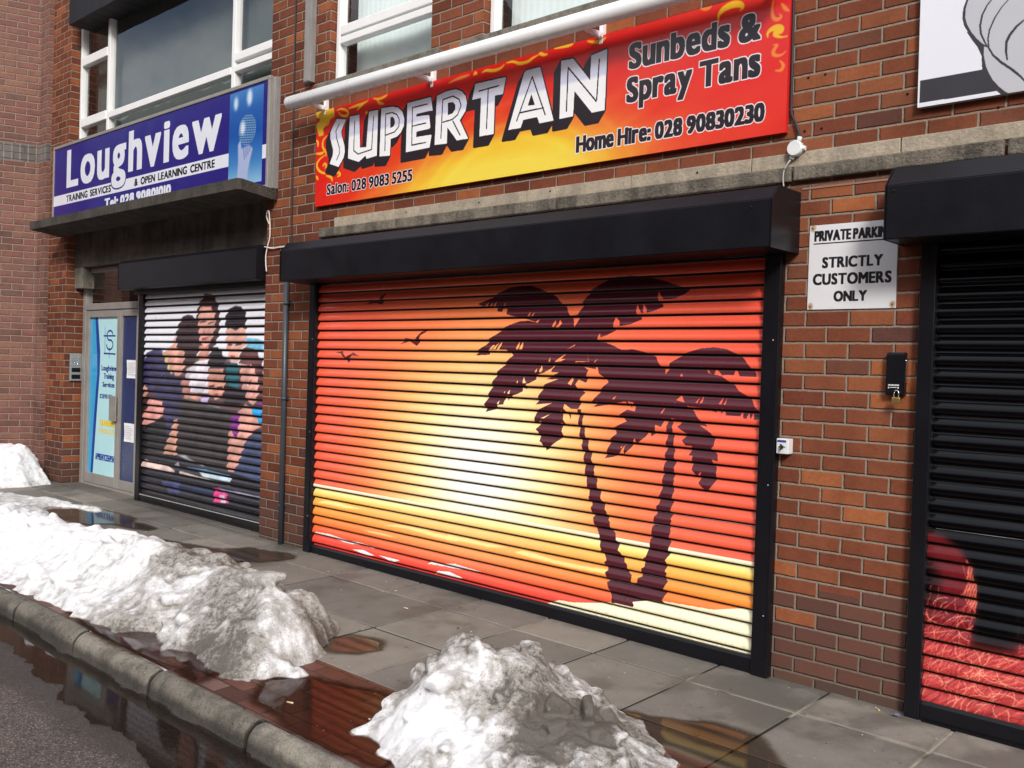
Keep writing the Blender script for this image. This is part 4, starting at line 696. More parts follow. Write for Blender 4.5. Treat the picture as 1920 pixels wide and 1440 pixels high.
# solid sides, back and roof of the block so it stands as a building
wall.face([(X1, 0, Z0), (X1, 9, Z0), (X1, 9, Z1), (X1, 0, Z1)]); wall.face([(X0, 0, Z0), (X0, 0, Z1), (X0, 9, Z1), (X0, 9, Z0)]); wall.face([(X0, 9, Z0), (X0, 9, Z1), (X1, 9, Z1), (X1, 9, Z0)]); wall.face([(X0, 0, Z1), (X1, 0, Z1), (X1, 9, Z1), (X0, 9, Z1)])
bmesh.ops.remove_doubles(wall.bm, verts=wall.bm.verts[:], dist=.0005)
wall.build('wall', M['brick'], BLD, recalc=False)
# concrete band: rough lower drip course and smooth pale course above
mb = MB()
for a, b in ((-4.04, -3.10), (-3.09, -1.55), (-1.542, .02), (.028, 1.02), (1.03, 2.4), (2.41, 4.2)):
    mb.box(a+.003, b-.003, -.034, .05, 2.566+.002*math.sin(a*9), 2.640, .007)
mb.build('drip_course', M['conc_dark'], BLD)
mb = MB()
for a, b in ((-3.87, -3.20), (-3.2, -2.52), (-2.52, -1.82), (-1.82, -1.0), (-1.0, -.22), (-.22, .56), (.56, 1.5), (1.5, 2.6), (2.6, 4.2)):
    mb.box(a+.003, b-.003, -.008, .05, 2.642, 2.716, .004)
mb.build('concrete_band', M['conc_light'], BLD)
# canopy slab over the left shop
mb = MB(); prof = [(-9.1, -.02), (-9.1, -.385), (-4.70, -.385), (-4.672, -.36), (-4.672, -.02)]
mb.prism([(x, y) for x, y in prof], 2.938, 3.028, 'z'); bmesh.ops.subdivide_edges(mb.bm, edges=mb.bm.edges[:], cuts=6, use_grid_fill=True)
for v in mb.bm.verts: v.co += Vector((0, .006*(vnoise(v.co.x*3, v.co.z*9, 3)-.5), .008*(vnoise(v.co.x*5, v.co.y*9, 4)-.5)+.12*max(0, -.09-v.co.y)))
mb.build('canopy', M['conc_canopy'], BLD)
mb = MB(); mb.box(-9.02, -4.83, .10, .30, 2.585, 2.985); mb.build('shop_lintel_panel', M['conc_panel'], BLD)
mb = MB(); mb.box(-9.019, -8.80, .10, .24, 2.34, 2.583, .006); mb.build('padstone', M['conc_sill'], BLD)
# sills
for a, b, z0, z1 in ((-4.09, -2.66, 3.715, 3.80), (-2.44, -.75, 3.72, 3.79)):
    mb = MB(); mb.box(a, b, -.062, .15, z0, z1, .008); mb.build('window_sill', M['conc_sill'], BLD)
# black boarded fascia over the left upstairs window
mb = MB()
for k in range(20):
    a = -8.86+.205*k; mb.box(a+.002, a+.201, -.10-.002*(k % 2), .20, 5.33, 6.3, .003)
mb.build('fascia_board', M['fascia'], BLD)

def glass_mat():
    t = NT('window_glass'); p = t.pos(); tr = t.n('BsdfTransparent'); t.put(tr.inputs[0], (.90, .93, .92, 1)); gl = t.n('BsdfGlossy'); gl.inputs['Roughness'].default_value = .01
    fr0 = t.n('Fresnel'); fr0.inputs[0].default_value = 1.75; gm = t.n('NewGeometry'); fr = t.math('MULTIPLY', fr0.outputs[0], t.math('SUBTRACT', 1, gm.outputs['Backfacing'])); t.put(gl.inputs['Normal'], t.bump(t.noise(p, 1.2, 2), .0025))
    mx = t.n('MixShader'); t.put(mx.inputs[0], fr); t.t.links.new(tr.outputs[0], mx.inputs[1]); t.t.links.new(gl.outputs[0], mx.inputs[2]); t.t.links.new(mx.outputs[0], t.out.inputs[0]); return t.m
M['glass'] = glass_mat()
def curtain_mat(nm, cc):
    t = NT(nm); p = t.pos(); n = t.noise(p, 3, 4); v = t.math('MULTIPLY_ADD', n, .3, .85)
    return t.fin(t.mix(1, cc, t.comb(v, v, v), 'MULTIPLY'), .9, .1)
M['curtain'] = curtain_mat('net_curtain', (.80, .86, .86)); M['curtain_d'] = curtain_mat('grey_curtain', (.115, .125, .12)); M['dark_in'] = wear('dark_room', (.03, .03, .032), .9, .1, .3)
def window(x0, x1, z0, z1, y, mull, trans, curt='curtain'):
    """mull: x of uprights; trans: (xa, xb, z) crossbars"""
    f = MB(); t = .046; d = (y-.045, y+.03)
    f.box(x0, x0+t, *d, z0, z1, .006); f.box(x1-t, x1, *d, z0, z1, .006); f.box(x0+t, x1-t, *d, z0, z0+t, .006); f.box(x0+t, x1-t, *d, z1-t, z1, .006)
    for m in mull: f.box(m-.030, m+.030, d[0]+.002, d[1]-.002, z0+t, z1-t, .006)
    w = f.build('window', M['white_upvc'], BLD)
    c = MB()
    for a, b, z, hh in trans: c.box(a, b, d[0]-.004, d[1]-.004, z-hh/2, z+hh/2, .006)
    cw = c.build('crossbar', M['white_upvc'], w)
    g = MB(); g.face([(x0+t, y, z0+t), (x1-t, y, z0+t), (x1-t, y, z1-t), (x0+t, y, z1-t)]); g.build('pane', M['glass'], w, recalc=False)
    if curt:
        n = int((x1-x0)/.012); V = []; F = []
        for i in range(n+1):
            x = x0+(x1-x0)*i/n; yy = y+.17+.0012*math.sin(x*2*math.pi/.06+1.5*math.sin(x*3))+.006*math.sin(x*7)
            V += [(x, yy, z0), (x, yy+.004, z1+.2)]
            if i: F.append((2*i-2, 2*i, 2*i+1, 2*i-1))
        pydata('curtain', V, F, M[curt], w)
        b_ = MB(); b_.face([(x0-.1, y+.24, z0-.1), (x1+.1, y+.24, z0-.1), (x1+.1, y+.24, z1+.3), (x0-.1, y+.24, z1+.3)]); b_.build('room_back', M['dark_in'], w)
    return w
window(-9.01, -4.60, 3.80, 5.42, .15, (-8.27, -5.64), [(-8.955, -8.305, 4.98, .10), (-8.955, -8.305, 4.27, .10), (-8.235, -5.675, 4.255, .07), (-5.605, -4.6, 4.365, .075), (-5.605, -4.6, 4.26, .06)], 'curtain_d')
window(-3.99, -2.80, 3.80, 5.50, .10, (), [(-3.935, -2.855, 4.23, .075), (-3.935, -2.855, 4.15, .055)])
window(-2.26, -.91, 3.79, 5.50, .10, (), [(-2.2, -.97, 4.6, .08)])

# left shop entrance
DY = .22
sf = MB()
sf.box(-8.985, -8.905, DY-.03, DY+.05, .0, 2.575, .005); sf.box(-7.595, -7.535, DY-.03, DY+.05, .0, 2.575, .005)
sf.box(-8.905, -7.595, DY-.028, DY+.05, 2.525, 2.575, .005); sf.box(-8.905, -7.595, DY-.034, DY+.05, 2.09, 2.165, .006); sf.box(-8.905, -7.595, DY-.028, DY+.05, .035, .075, .004)
ent = sf.build('entrance', M['alu'], BLD)
g = MB(); g.face([(-8.905, DY+.01, 2.165), (-7.595, DY+.01, 2.165), (-7.595, DY+.01, 2.525), (-8.905, DY+.01, 2.525)]); g.build('transom_pane', M['glass'], ent, recalc=False)
g = MB(); g.box(-8.99, -4.7, .75, .8, .0, 2.9); g.build('dark_lobby', M['dark_in'], ent)
dr = MB(); y0, y1 = DY-.02, DY+.025
dr.box(-8.895, -8.83, y0, y1, .08, 2.085, .004); dr.box(-8.10, -8.025, y0, y1, .08, 2.085, .004); dr.box(-8.83, -8.10, y0, y1, 2.005, 2.085, .004); dr.box(-8.83, -8.10, y0, y1, .08, .195, .004)
door = dr.build('door', M['alu'], ent)
cv = art_door(); M['door_art'] = print_mat('door_vinyl', cv, .12, .5, 1.0, .05)
g = MB(); g.face([(-8.835, DY+.006, .19), (-8.095, DY+.006, .19), (-8.095, DY+.006, 2.01), (-8.835, DY+.006, 2.01)]); o = g.build('glass_panel', M['door_art'], door, recalc=False); uv_print(o, cv)
g = MB(); g.box(-8.195, -8.03, DY-.05, DY-.035, .835, 1.115, .004); g.box(-8.07, -8.045, DY-.036, DY-.018, .87, .90); g.box(-8.07, -8.045, DY-.036, DY-.018, 1.05, 1.08); g.build('pull_plate', M['alu'], door)
sd = MB(); sd.box(-8.02, -7.985, y0, y1, .08, 2.085, .004); sd.box(-7.635, -7.60, y0, y1, .08, 2.085, .004); sd.box(-7.985, -7.635, y0, y1, 2.01, 2.085, .004); sd.box(-7.985, -7.635, y0, y1, .08, .185, .004)
side = sd.build('side_panel', M['alu'], ent)
g = MB(); g.box(-7.985, -7.635, DY+.0, DY+.01, .185, 2.01); g.build('blue_infill', M['navy'], side)
for (a, b, c_, d_), lb in (((-7.865, -7.58, 1.325, 1.525), 'white paper notice taped on the blue door panel, upper of the two'), ((-7.892, -7.605, .622, .828), 'white paper notice taped on the blue door panel, lower of the two')):
    n = 6; V = []; F = []
    for i in range(n+1):
        for j in range(n+1):
            u, v = i/n, j/n; V.append((a+(b-a-.02)*u, DY-.004-.006*abs(u-.5)*abs(v-.4)*4, c_+(d_-c_)*v))
    F = [(i*(n+1)+j, (i+1)*(n+1)+j, (i+1)*(n+1)+j+1, i*(n+1)+j+1) for i in range(n) for j in range(n)]
    o = pydata('paper_notice', V, F, M['paper']); tag(o, lb, 'notice', 'notices on the blue door panel')
    t_ = MB(); rs2 = np.random.RandomState(int(c_*100))
    for k in range(7):
        zz_ = d_-.03-(d_-c_-.05)*k/7; t_.box(a+.035, a+.035+rs2.uniform(.10, .19), DY-.0135, DY-.013, zz_-.004, zz_)
    t_.build('writing', M['cable_grey'], o)
tag(ip := empty('door_intercom', (-8.86, .1, 1.25)), 'grey steel intercom panel on the brick reveal left of the door', 'intercom')
mb = MB(); mb.box(-9.018, -8.995, .06, .20, 1.255, 1.575, .006); mb.build('face_plate', wear('grey_steel', (.34, .35, .35), .45, .5, .2, 30, .5), ip)
mb = MB()
for i in range(3):
    for j in range(4): mb.box(-8.996, -8.988, .075+.033*i, .095+.033*i, 1.44+.025*j, 1.455+.025*j, .003)
mb.build('button', M['chrome'], ip)
mb = MB(); mb.box(-8.996, -8.990, .08, .18, 1.36, 1.41, .004); mb.box(-8.996, -8.990, .08, .18, 1.28, 1.33, .004); mb.build('speaker_grille', M['groove'], ip)

# ------------------------------------------------------------------ roller shutters
def curtain(x0, x1, z0, z1, y, cv, artmat, hinge, parent, prof_out=.016, pitch=.0745, frac=.83):
    pr0 = [(0, .0040), (.08, .0030), (.17, .0000), (.28, -.0050), (.40, -.0100), (.52, -.0140), (.64, -.0166), (.76, -.0180), (.87, -.0182), (.95, -.0170), (1, -.0140)]
    prof = [(-pitch*frac*a, b) for a, b in pr0]; hb = -pitch*frac; hr = pitch*(1-frac)
    hin = [(hb, -.0140), (hb-.03*hr, -.0060), (hb-.12*hr, .0015), (hb-.3*hr, .0038), (hb-.5*hr, .0016), (hb-.7*hr, .0014), (hb-.88*hr, .0034), (-pitch, .0040)]
    V = []; F = []; mi = []; n = int((z1-z0)/pitch)+1; nc = int((x1-x0)/.16)
    for k in range(n):
        zt = z1-k*pitch
        for pr, m in ((prof, 0), (hin, 1)):
            b = len(V)
            for dz, dy in pr:
                z = max(z0-.02, zt+dz)
                for q in range(nc+1):
                    x = x0+(x1-x0)*q/nc; V.append((x, y+dy*prof_out/.016+.0022*(vnoise(x*1.9, k*.83, 31)-.5)+.0012*(vnoise(k*7.7, .5, 32)-.5), z+.0016*(vnoise(x*1.1, k*1.7, 33)-.5)))
            for i in range(len(pr)-1):
                for q in range(nc): F.append((b+(i+1)*(nc+1)+q, b+(i+1)*(nc+1)+q+1, b+i*(nc+1)+q+1, b+i*(nc+1)+q)); mi.append(m)
    o = pydata('curtain', V, F, artmat, parent); o.data.materials.append(hinge); o.data.polygons.foreach_set('material_index', mi); uv_print(o, cv); return o
def housing(x0, x1, ybk, yfr, z0, z1, ch, parent, mat):
    mb = MB(); mb.prism([(ybk, z0), (yfr, z0), (yfr, z1-ch*1.1), (yfr+ch, z1), (ybk, z1)], x0, x1)
    es = [e for e in mb.bm.edges]; bmesh.ops.bevel(mb.bm, geom=es, offset=.004, segments=2, affect='EDGES')
    o = mb.build('housing', mat, parent)
    for xa, xb in ((x0-.006, x0-.0005), (x1+.0005, x1+.006)):
        e = MB(); e.prism([(ybk-.002, z0-.002), (yfr-.003, z0-.002), (yfr-.003, z1-ch*1.1), (yfr+ch, z1+.002), (ybk-.002, z1+.002)], xa, xb); e.build('end_plate', mat, o)
    return o
def rivets(pts, parent, mat, r=.006):
    for x, y, z in pts:
        mb = MB(); g = bmesh.ops.create_uvsphere(mb.bm, u_segments=8, v_segments=6, radius=r)
        for v in g['verts']: v.co = Vector((x+v.co.x, y+v.co.y*.5, z+v.co.z))
        mb.build('rivet', mat, parent, True)
# wide sunset shutter
SH = tag(empty('roller_shutter', (-2.05, 0, 0)), 'widest roller shutter, printed with two dark palm trees before an orange sunset', 'roller shutter')
cv = art_sunset(); M['sunset'] = print_mat('sunset_print', cv, .24, .5, 1.05, .08, .30)
curtain(-4.04, -.085, .07, 2.259, -.004, cv, M['sunset'], M['groove'], SH)
h = housing(-4.152, .058, 0, -.305, 2.196, 2.505, .065, SH, M['black']); rivets([(-.05, -.307, 2.40), (-1.4, -.307, 2.41), (-2.8, -.307, 2.41), (-4.08, -.307, 2.41)], h, M['groove'])
for a, b in ((-4.108, -4.022), (-.100, -.008)):
    mb = MB(); mb.box(a, b, -.052, .03, gz(a, 0)-.02, 2.196, .004); inner = b-.004 if a < -1 else a+.004
    g_ = mb.build('guide_rail', M['black'], SH); mb = MB(); mb.box(a+.012, b-.012, -.056, -.0525, .1, 2.19, .001); mb.build('rail_cover', M['black'], g_); rivets([((a+b)/2+.02, -.057, z) for z in (.32, 1.0, 1.75)], g_, M['cable_grey'], .004)
mb = MB(); mb.prism([(-.030, -.01), (-.036, .0), (-.036, .075), (-.026, .088), (.012, .088), (.012, -.01)], -4.021, -.101); mb.build('bottom_bar', M['black'], SH)
# left shutter with the group of students
SL = tag(empty('roller_shutter', (-6.1, .13, .03)), 'roller shutter under the concrete canopy, printed with young people round a laptop', 'roller shutter')
cv = art_people(); M['people'] = print_mat('students_print', cv, .3, .5, .85, .08, .35)
curtain(-7.27, -4.75, .12, 2.30, .125, cv, M['people'], M['groove'], SL, .014, .0735, .72)
housing(-7.47, -4.845, .20, -.09, 2.262, 2.56, .03, SL, M['black'])
mb = MB(); mb.box(-7.355, -7.262, .085, .18, .04, 2.262, .004); mb.build('guide_rail', M['black'], SL)
mb = MB(); mb.box(-7.40, -4.832, .05, .18, 2.215, 2.262, .004); mb.build('head_rail', M['black'], SL)
mb = MB(); mb.prism([(.10, .03), (.095, .05), (.095, .135), (.11, .15), (.16, .15), (.16, .03)], -7.261, -4.832); bt = mb.build('bottom_bar', M['blackgloss'], SL); mb = MB(); mb.box(-7.25, -4.84, .086, .094, .118, .124, .001); mb.build('trim_strip', M['cable_grey'], bt)
# right black shutter
SR = tag(empty('roller_shutter', (1.9, 0, 0)), 'black roller shutter cut off by the right edge, with printed red hair at its foot', 'roller shutter')
cv = art_hair(); M['hairp'] = print_mat('hair_print', cv, .12, .28, 1.0, .05, .25)
curtain(.755, 3.16, .06, 2.225, -.006, cv, M['hairp'], M['groove'], SR)
h = housing(.598, 3.36, 0, -.262, 2.198, 2.535, .085, SR, M['black']); rivets([(.63, -.264, 2.415), (1.9, -.264, 2.415)], h, M['groove'])
for a, b in ((.688, .758), (3.15, 3.22)):
    mb = MB(); mb.box(a, b, -.05, .03, gz(a, 0)-.02, 2.198, .004); mb.build('guide_rail', M['black'], SR)
mb = MB(); mb.prism([(-.034, -.012), (-.040, -.002), (-.040, .07), (-.028, .084), (.012, .084), (.012, -.012)], .759, 3.149); bt = mb.build('bottom_bar', M['black'], SR); mb = MB(); mb.box(.77, 3.14, -.058, -.041, -.010, .004, .002); mb.build('rubber_seal', M['groove'], bt)

# ------------------------------------------------------------------ signs
SG = tag(empty('shop_sign', (-2.05, -.015, 3.2)), 'wide red and yellow sunbed salon sign board over the sunset shutter', 'sign')
cv = art_sign(); M['sign'] = print_mat('salon_sign_print', cv, .22, .5, .88, .03)
q = mm(D['signq']); red = wear('red_sign_edge', (.62, .02, .02), .35, .5, .1)
mb = MB(); B_ = [mb.bm.verts.new((x, -.002, z)) for x, z in q]; F_ = [mb.bm.verts.new((x, -.032, z)) for x, z in q]
ff = mb.bm.faces.new(F_); mb.bm.faces.new(B_[::-1]).material_index = 1
for k in range(4): mb.bm.faces.new((B_[k], B_[(k+1) % 4], F_[(k+1) % 4], F_[k])).material_index = 1
o = mb.build('board', [M['sign'], red], SG); uv_print(o, cv)
BSG = tag(empty('shop_sign', (-6.95, -.05, 3.5)), 'blue and white training centre sign box standing on the concrete canopy', 'sign')
mb = MB(); mb.box(-9.225, -4.672, -.062, -.002, 3.03, 3.975, .004); mb.build('casing', M['grey'], BSG)
mb = MB(); y = (-.094, -.060)
mb.box(-9.235, -4.70, *y, 3.952, 3.985, .004); mb.box(-9.235, -9.205, *y, 3.03, 3.952, .004); mb.box(-4.735, -4.70, *y, 3.03, 3.952, .004); mb.box(-9.205, -4.735, *y, 3.03, 3.06, .004); mb.build('frame', M['alu'], BSG)
cv = art_blue(); M['bluesign'] = print_mat('training_sign_print', cv, .18, .5, .85, .08)
mb = MB(); mb.face([(-9.21, -.084, 3.05), (-4.73, -.084, 3.05), (-4.73, -.084, 3.96), (-9.21, -.084, 3.96)]); o = mb.build('face', M['bluesign'], BSG, recalc=False); uv_print(o, cv)
WS = tag(empty('shop_sign', (1.5, -.02, 3.4)), 'white sign board with grey line drawing, cut off at the top right corner', 'sign')
cv = art_white(); M['whitesign'] = print_mat('white_sign_print', cv, .3, .5, .92, .03)
edge = wear('grey_sign_edge', (.45, .44, .44), .5, .4, .1)
mb = MB(); q = [(.640, 2.838), (2.38, 2.838), (2.38, 4.05), (.630, 4.05)]; B_ = [mb.bm.verts.new((x, -.002, z)) for x, z in q]; F_ = [mb.bm.verts.new((x, -.034, z)) for x, z in q]
mb.bm.faces.new(F_); mb.bm.faces.new(B_[::-1]).material_index = 1
for k in range(4): mb.bm.faces.new((B_[k], B_[(k+1) % 4], F_[(k+1) % 4], F_[k])).material_index = 1
o = mb.build('board', [M['whitesign'], edge], WS); uv_print(o, cv)
PS = tag(empty('parking_sign', (.34, -.006, 2.12)), 'small white private parking plate screwed to the brick pier', 'sign')
cv = art_parking(); M['parksign'] = print_mat('parking_print', cv, .32, .5, .92, .05)
mb = MB(); mb.mi = 1; mb.box(.121, .564, -.006, -.001, 1.907, 2.332); mb.mi = 0; mb.face([(.1215, -.0075, 1.9075), (.5635, -.0075, 1.9075), (.5635, -.0075, 2.3315), (.1215, -.0075, 2.3315)]); o = mb.build('plate', [M['parksign'], M['white_plas']], PS, recalc=False); uv_print(o, cv)
for x, z in ((.137, 2.318), (.137, 1.922), (.548, 1.925), (.548, 2.318)):
    mb = MB(); g = bmesh.ops.create_uvsphere(mb.bm, u_segments=10, v_segments=6, radius=.0055)
    for v in g['verts']: v.co = Vector((x+v.co.x, -.0075+v.co.y*.5, z+v.co.z))
    mb.build('screw', M['rust'], PS, True)

# tube light over the salon sign
TL = tag(empty('sign_light', (-2.1, -.2, 3.62)), 'long white tubular light on brackets above the red sign', 'light fitting')
mb = MB(); R0 = .052; A, B = Vector((-4.262, -.2, 3.642)), Vector((.02, -.2, 3.612))
mb.tube([A, A+(B-A)*.004, B-(B-A)*.004, B], [R0*.72, R0, R0, R0*.72], 28); mb.build('tube', M['white_tube'], TL)
for x in (-4.0, -2.735, -1.235, -.10):
    z = 3.636-.007*(x+4.2)
    mb = MB(); mb.box(x-.014, x+.014, -.034, -.001, z-.085, z+.06, .002); mb.prism([(-.034, z-.055), (-.034, z-.015), (-.19, z-.030), (-.19, z-.045)], x-.011, x+.011); mb.prism([(-.034, z-.052), (-.034, z-.020), (-.06, z-.028), (-.06, z-.048)], x-.016, x+.016)
    mb.build('bracket', M['white_tube'], TL)

# ------------------------------------------------------------------ wall fittings
KS = tag(empty('key_switch', (.04, -.03, 1.2)), 'small white key switch box on the bricks beside the sunset shutter', 'switch')
mb = MB(); mb.box(.004, .070, -.056, -.001, 1.168, 1.246, .004); mb.build('body', M['white_plas'], KS)
mb = MB(); mb.box(.010, .058, -.0585, -.0563, 1.228, 1.239, .001); mb.build('blue_label', wear('blue_label', (.03, .06, .32), .4, .5, .1), KS)
mb = MB(); mb.tube([(.036, -.056, 1.204), (.036, -.066, 1.204)], [.010, .010], 14); mb.box(.034, .038, -.078, -.064, 1.188, 1.220, .001); mb.box(.018, .024, -.058, -.056, 1.202, 1.206); mb.box(.048, .054, -.058, -.056, 1.202, 1.206); mb.build('key_barrel', M['cable_dark'], KS)
KB = tag(empty('lock_box', (.585, -.02, 1.59)), 'narrow black lock cover box on the brick pier by the black shutter', 'box')
mb = MB(); mb.prism([(-.001, 1.49), (-.034, 1.49), (-.040, 1.50), (-.040, 1.685), (-.034, 1.695), (-.001, 1.695)], .543, .628); bmesh.ops.bevel(mb.bm, geom=mb.bm.edges[:], offset=.003, segments=2, affect='EDGES'); mb.build('cover', M['black'], KB)
mb = MB(); mb.box(.629, .634, -.030, -.002, 1.55, 1.66, .001); mb.build('side_flange', M['chrome'], KB)
mb = MB(); rs3 = np.random.RandomState(5); x = .556
while x < .606:
    w_ = rs3.uniform(.003, .006); mb.box(x, x+w_, -.0412, -.0404, 1.536, 1.543); x += w_+.0018
mb.box(.556, .562, -.0412, -.0404, 1.524, 1.531); mb.box(.600, .606, -.0412, -.0404, 1.524, 1.531); mb.box(.566, .596, -.0412, -.0404, 1.527, 1.530); mb.build('lettering', M['white_plas'], KB)
PL = tag(empty('padlock', (.597, -.05, 1.48)), 'small brass padlock hanging from the black lock cover box', 'padlock')
mb = MB(); mb.box(.580, .618, -.058, -.043, 1.452, 1.482, .003); mb.build('body', M['brass'], PL)
mb = MB(); mb.tube([(.588, -.050, 1.482), (.588, -.050, 1.502)]+[(.599-.011*math.cos(a), -.050, 1.502+.013*math.sin(a)) for a in np.linspace(.2, math.pi-.2, 9)]+[(.610, -.050, 1.502), (.610, -.050, 1.482)], .0032, 8); mb.build('shackle', M['chrome'], PL)
JB = tag(empty('junction_box', (.035, -.02, 2.73)), 'round white cable junction box at the right end of the red sign', 'junction box')
mb = MB(); mb.tube([(.036, -.001, 2.731), (.036, -.040, 2.731), (.036, -.046, 2.731)], [.040, .040, .036], 24); mb.build('lid', M['white_plas'], JB)
for pa, pb in (((.05, -.022, 2.765), (.056, -.022, 2.79)), ((.02, -.022, 2.697), (.014, -.022, 2.68)), ((.07, -.022, 2.73), (.088, -.022, 2.728))):
    mb = MB(); mb.tube([pa, pb], .012, 10); mb.build('gland', M['white_plas'], JB)
def cable(name, pts, r, mat, label, cat='cable', k=6):
    P = np.array(pts, float); t = np.linspace(0, len(P)-1, (len(P)-1)*k+1); Q = np.stack([np.interp(t, range(len(P)), P[:, j]) for j in range(3)], -1)
    for _ in range(3): Q[1:-1] = (Q[:-2]+2*Q[1:-1]+Q[2:])/4
    mb = MB(); mb.tube([tuple(q) for q in Q], r, 8); return tag(mb.build(name, mat), label, cat)
cable('cable', [(-.008, -.012, 3.95), (-.010, -.012, 3.5), (-.006, -.012, 3.2), (-.002, -.012, 2.95), (.000, -.013, 2.915), (.03, -.016, 2.86), (.052, -.02, 2.80), (.056, -.022, 2.785)], .007, M['cable_dark'], 'black cable down the right edge of the red sign to the white junction box')
cable('cable', [(.014, -.022, 2.682), (.005, -.040, 2.66), (-.018, -.040, 2.62), (-.020, -.040, 2.575), (-.015, -.038, 2.54)], .0035, M['cable_grey'], 'thin grey cable from the white junction box over the concrete band')
cable('cable', [(-4.49, -.008, 5.4), (-4.48, -.008, 4.6), (-4.475, -.008, 3.9), (-4.462, -.008, 3.2), (-4.452, -.008, 2.6), (-4.45, -.01, 2.50)], .0075, M['cable_dark'], 'black cable running up the brick pier between the two shop signs')
cable('cable', [(-4.79, -.006, 2.74), (-4.815, -.02, 2.80), (-4.79, -.03, 2.855), (-4.76, -.03, 2.845), (-4.752, -.022, 2.72), (-4.752, -.02, 2.62), (-4.785, -.02, 2.55), (-4.81, -.02, 2.47), (-4.805, -.02, 2.39), (-4.79, -.02, 2.33)], .0055, M['cable_white'], 'cream cable hanging in a loose loop below the canopy end')
cable('cable', [(-4.85, -.012, 2.55), (-4.78, -.026, 2.535), (-4.70, -.014, 2.525), (-4.62, -.012, 2.53), (-4.14, -.012, 2.525)], .006, M['cable_white'], 'short white cable crossing the brick pier into the big shutter box')
PP = tag(empty('conduit_pipe', (-4.46, -.03, .03)), 'slim dark slate pipe down the brick pier left of the sunset shutter', 'pipe')
mb = MB(); mb.tube([(-4.47, -.030, 2.30), (-4.462, -.030, 1.2), (-4.452, -.030, .01)], .0235, 14); mb.build('pipe', M['pipe'], PP)
for z in (.35, 1.25, 2.05):
    mb = MB(); mb.box(-4.50, -4.42, -.008, -.001, z-.012, z+.012, .002); mb.tube([(-4.461, -.030, z-.012), (-4.461, -.030, z+.012)], .0265, 14); mb.build('clip', M['pipe'], PP)
TR = tag(empty('cable_trunking', (-4.2, -.03, 3.84)), 'grey square trunking ending above the white tube light', 'trunking')
mb = MB(); mb.box(-4.275, -4.185, -.055, -.001, 3.845, 6.0, .004); o = mb.build('channel', M['grey'], TR); mb = MB(); mb.box(-4.268, -4.192, -.059, -.0555, 3.852, 6.0, .002); mb.build('lid', M['grey'], TR)
# drilled holes left in the bricks
hm = wear('hole_dark', (.012, .009, .008), .9, .1, .1)
for x, z in ((.08, 3.09), (.17, 3.09), (.07, 2.82), (.16, 2.82), (.58, 2.92), (.98, 2.79), (-1.62, 2.69), (-.55, 2.68), (-2.25, 2.68), (-3.0, 2.68), (.72, 1.14)):
    mb = MB(); mb.tube([(x, -.0015, z), (x, -.0095 if 2.64 < z < 2.72 else -.0022, z)], .0065, 10); mb.build('drill_hole', hm, BLD)
# red-lead strip under the band on the right pier
mb = MB(); mb.box(.07, .62, -.004, .0, 2.520, 2.530); mb.build('mortar_strip', wear('pink_mortar', (.30, .17, .13), .9, .2, .3), BLD)

# ------------------------------------------------------------------ neighbouring building
NB = tag(empty('pale_brick_building', (-9.77, -.05, 0)), 'pinkish brick building at the left edge with a band of upright grey bricks', 'building')
mb = MB(); z0, z1 = -.3, 9.0
a = (-9.53, -.055); b = (-9.765, -.055); c_ = (-9.765-.345*.62, -.055-.95*.62); d_ = (-30, c_[1])
for P_, Q_ in ((b, a), (c_, b), (d_, c_)): mb.face([(P_[0], P_[1], z0), (Q_[0], Q_[1], z0), (Q_[0], Q_[1], z1), (P_[0], P_[1], z1)])
mb.face([(a[0], a[1], z0), (a[0], 9, z0), (a[0], 9, z1), (a[0], a[1], z1)]); mb.face([(a[0], a[1], z1), (a[0], 9, z1), (-30, 9, z1), (d_[0], d_[1], z1), (c_[0], c_[1], z1), (b[0], b[1], z1)])
bmesh.ops.remove_doubles(mb.bm, verts=mb.bm.verts[:], dist=.0005)
mb.build('wall', M['brick_n'], NB, recalc=False)
mb = MB(); mb.tube([(-10.035, -.60, 8.8), (-10.035, -.60, 3.0), (-10.035, -.60, .1)], .035, 14); mb.build('downpipe', M['cable_dark'], NB)

# terrace across the street: only met in the window reflections
OB = tag(empty('terrace_building', (-26, -13, 0)), 'plain brick terrace across the street, mirrored in the upstairs windows', 'building')
mb = MB(); mb.box(-46, -19.5, -22, -13, -.4, 11.2); mb.build('wall', M['brick_o'], OB)
mb = MB(); mb.box(-19.29, 26, -21, -13.2, -.6, 7.6); mb.build('lower_wall', M['brick_o'], OB)
mb = MB(); mb.prism([(-13.1, 7.6), (-13.0, 7.75), (-17.1, 9.9), (-21.2, 7.75), (-21.2, 7.6)], -19.28, 26.2); mb.build('lower_roof', wear('slate_roof_low', (.06, .06, .068), .7, .4, .4, 3), OB)
for k in range(12):
    for zf in (.9, 4.3):
        x = -17.5+3.5*k; mb = MB(); mb.box(x, x+1.5, -13.22, -13.17, zf, zf+1.8); w_ = mb.build('window', M['white_upvc'], OB); mb = MB(); mb.box(x+.08, x+1.42, -13.169, -13.16, zf+.08, zf+1.72); mb.build('pane', M['blackgloss'], w_)
mb = MB(); mb.prism([(-13.0, 11.2), (-12.7, 11.2), (-12.7, 11.45), (-17.5, 14.0), (-22.3, 11.45), (-22.3, 11.2)], -46.2, -19.3); mb.build('roof', wear('slate_roof', (.06, .06, .068), .7, .4, .4, 3), OB)
for k in range(7):
    for zf in (1.2, 4.6, 7.8):
        x = -44+3.4*k; mb = MB(); mb.box(x, x+1.3, -13.02, -12.97, zf, zf+1.9); w_ = mb.build('window', M['white_upvc'], OB); mb = MB(); mb.box(x+.08, x+1.22, -12.969, -12.96, zf+.08, zf+1.82); mb.build('pane', M['blackgloss'], w_)
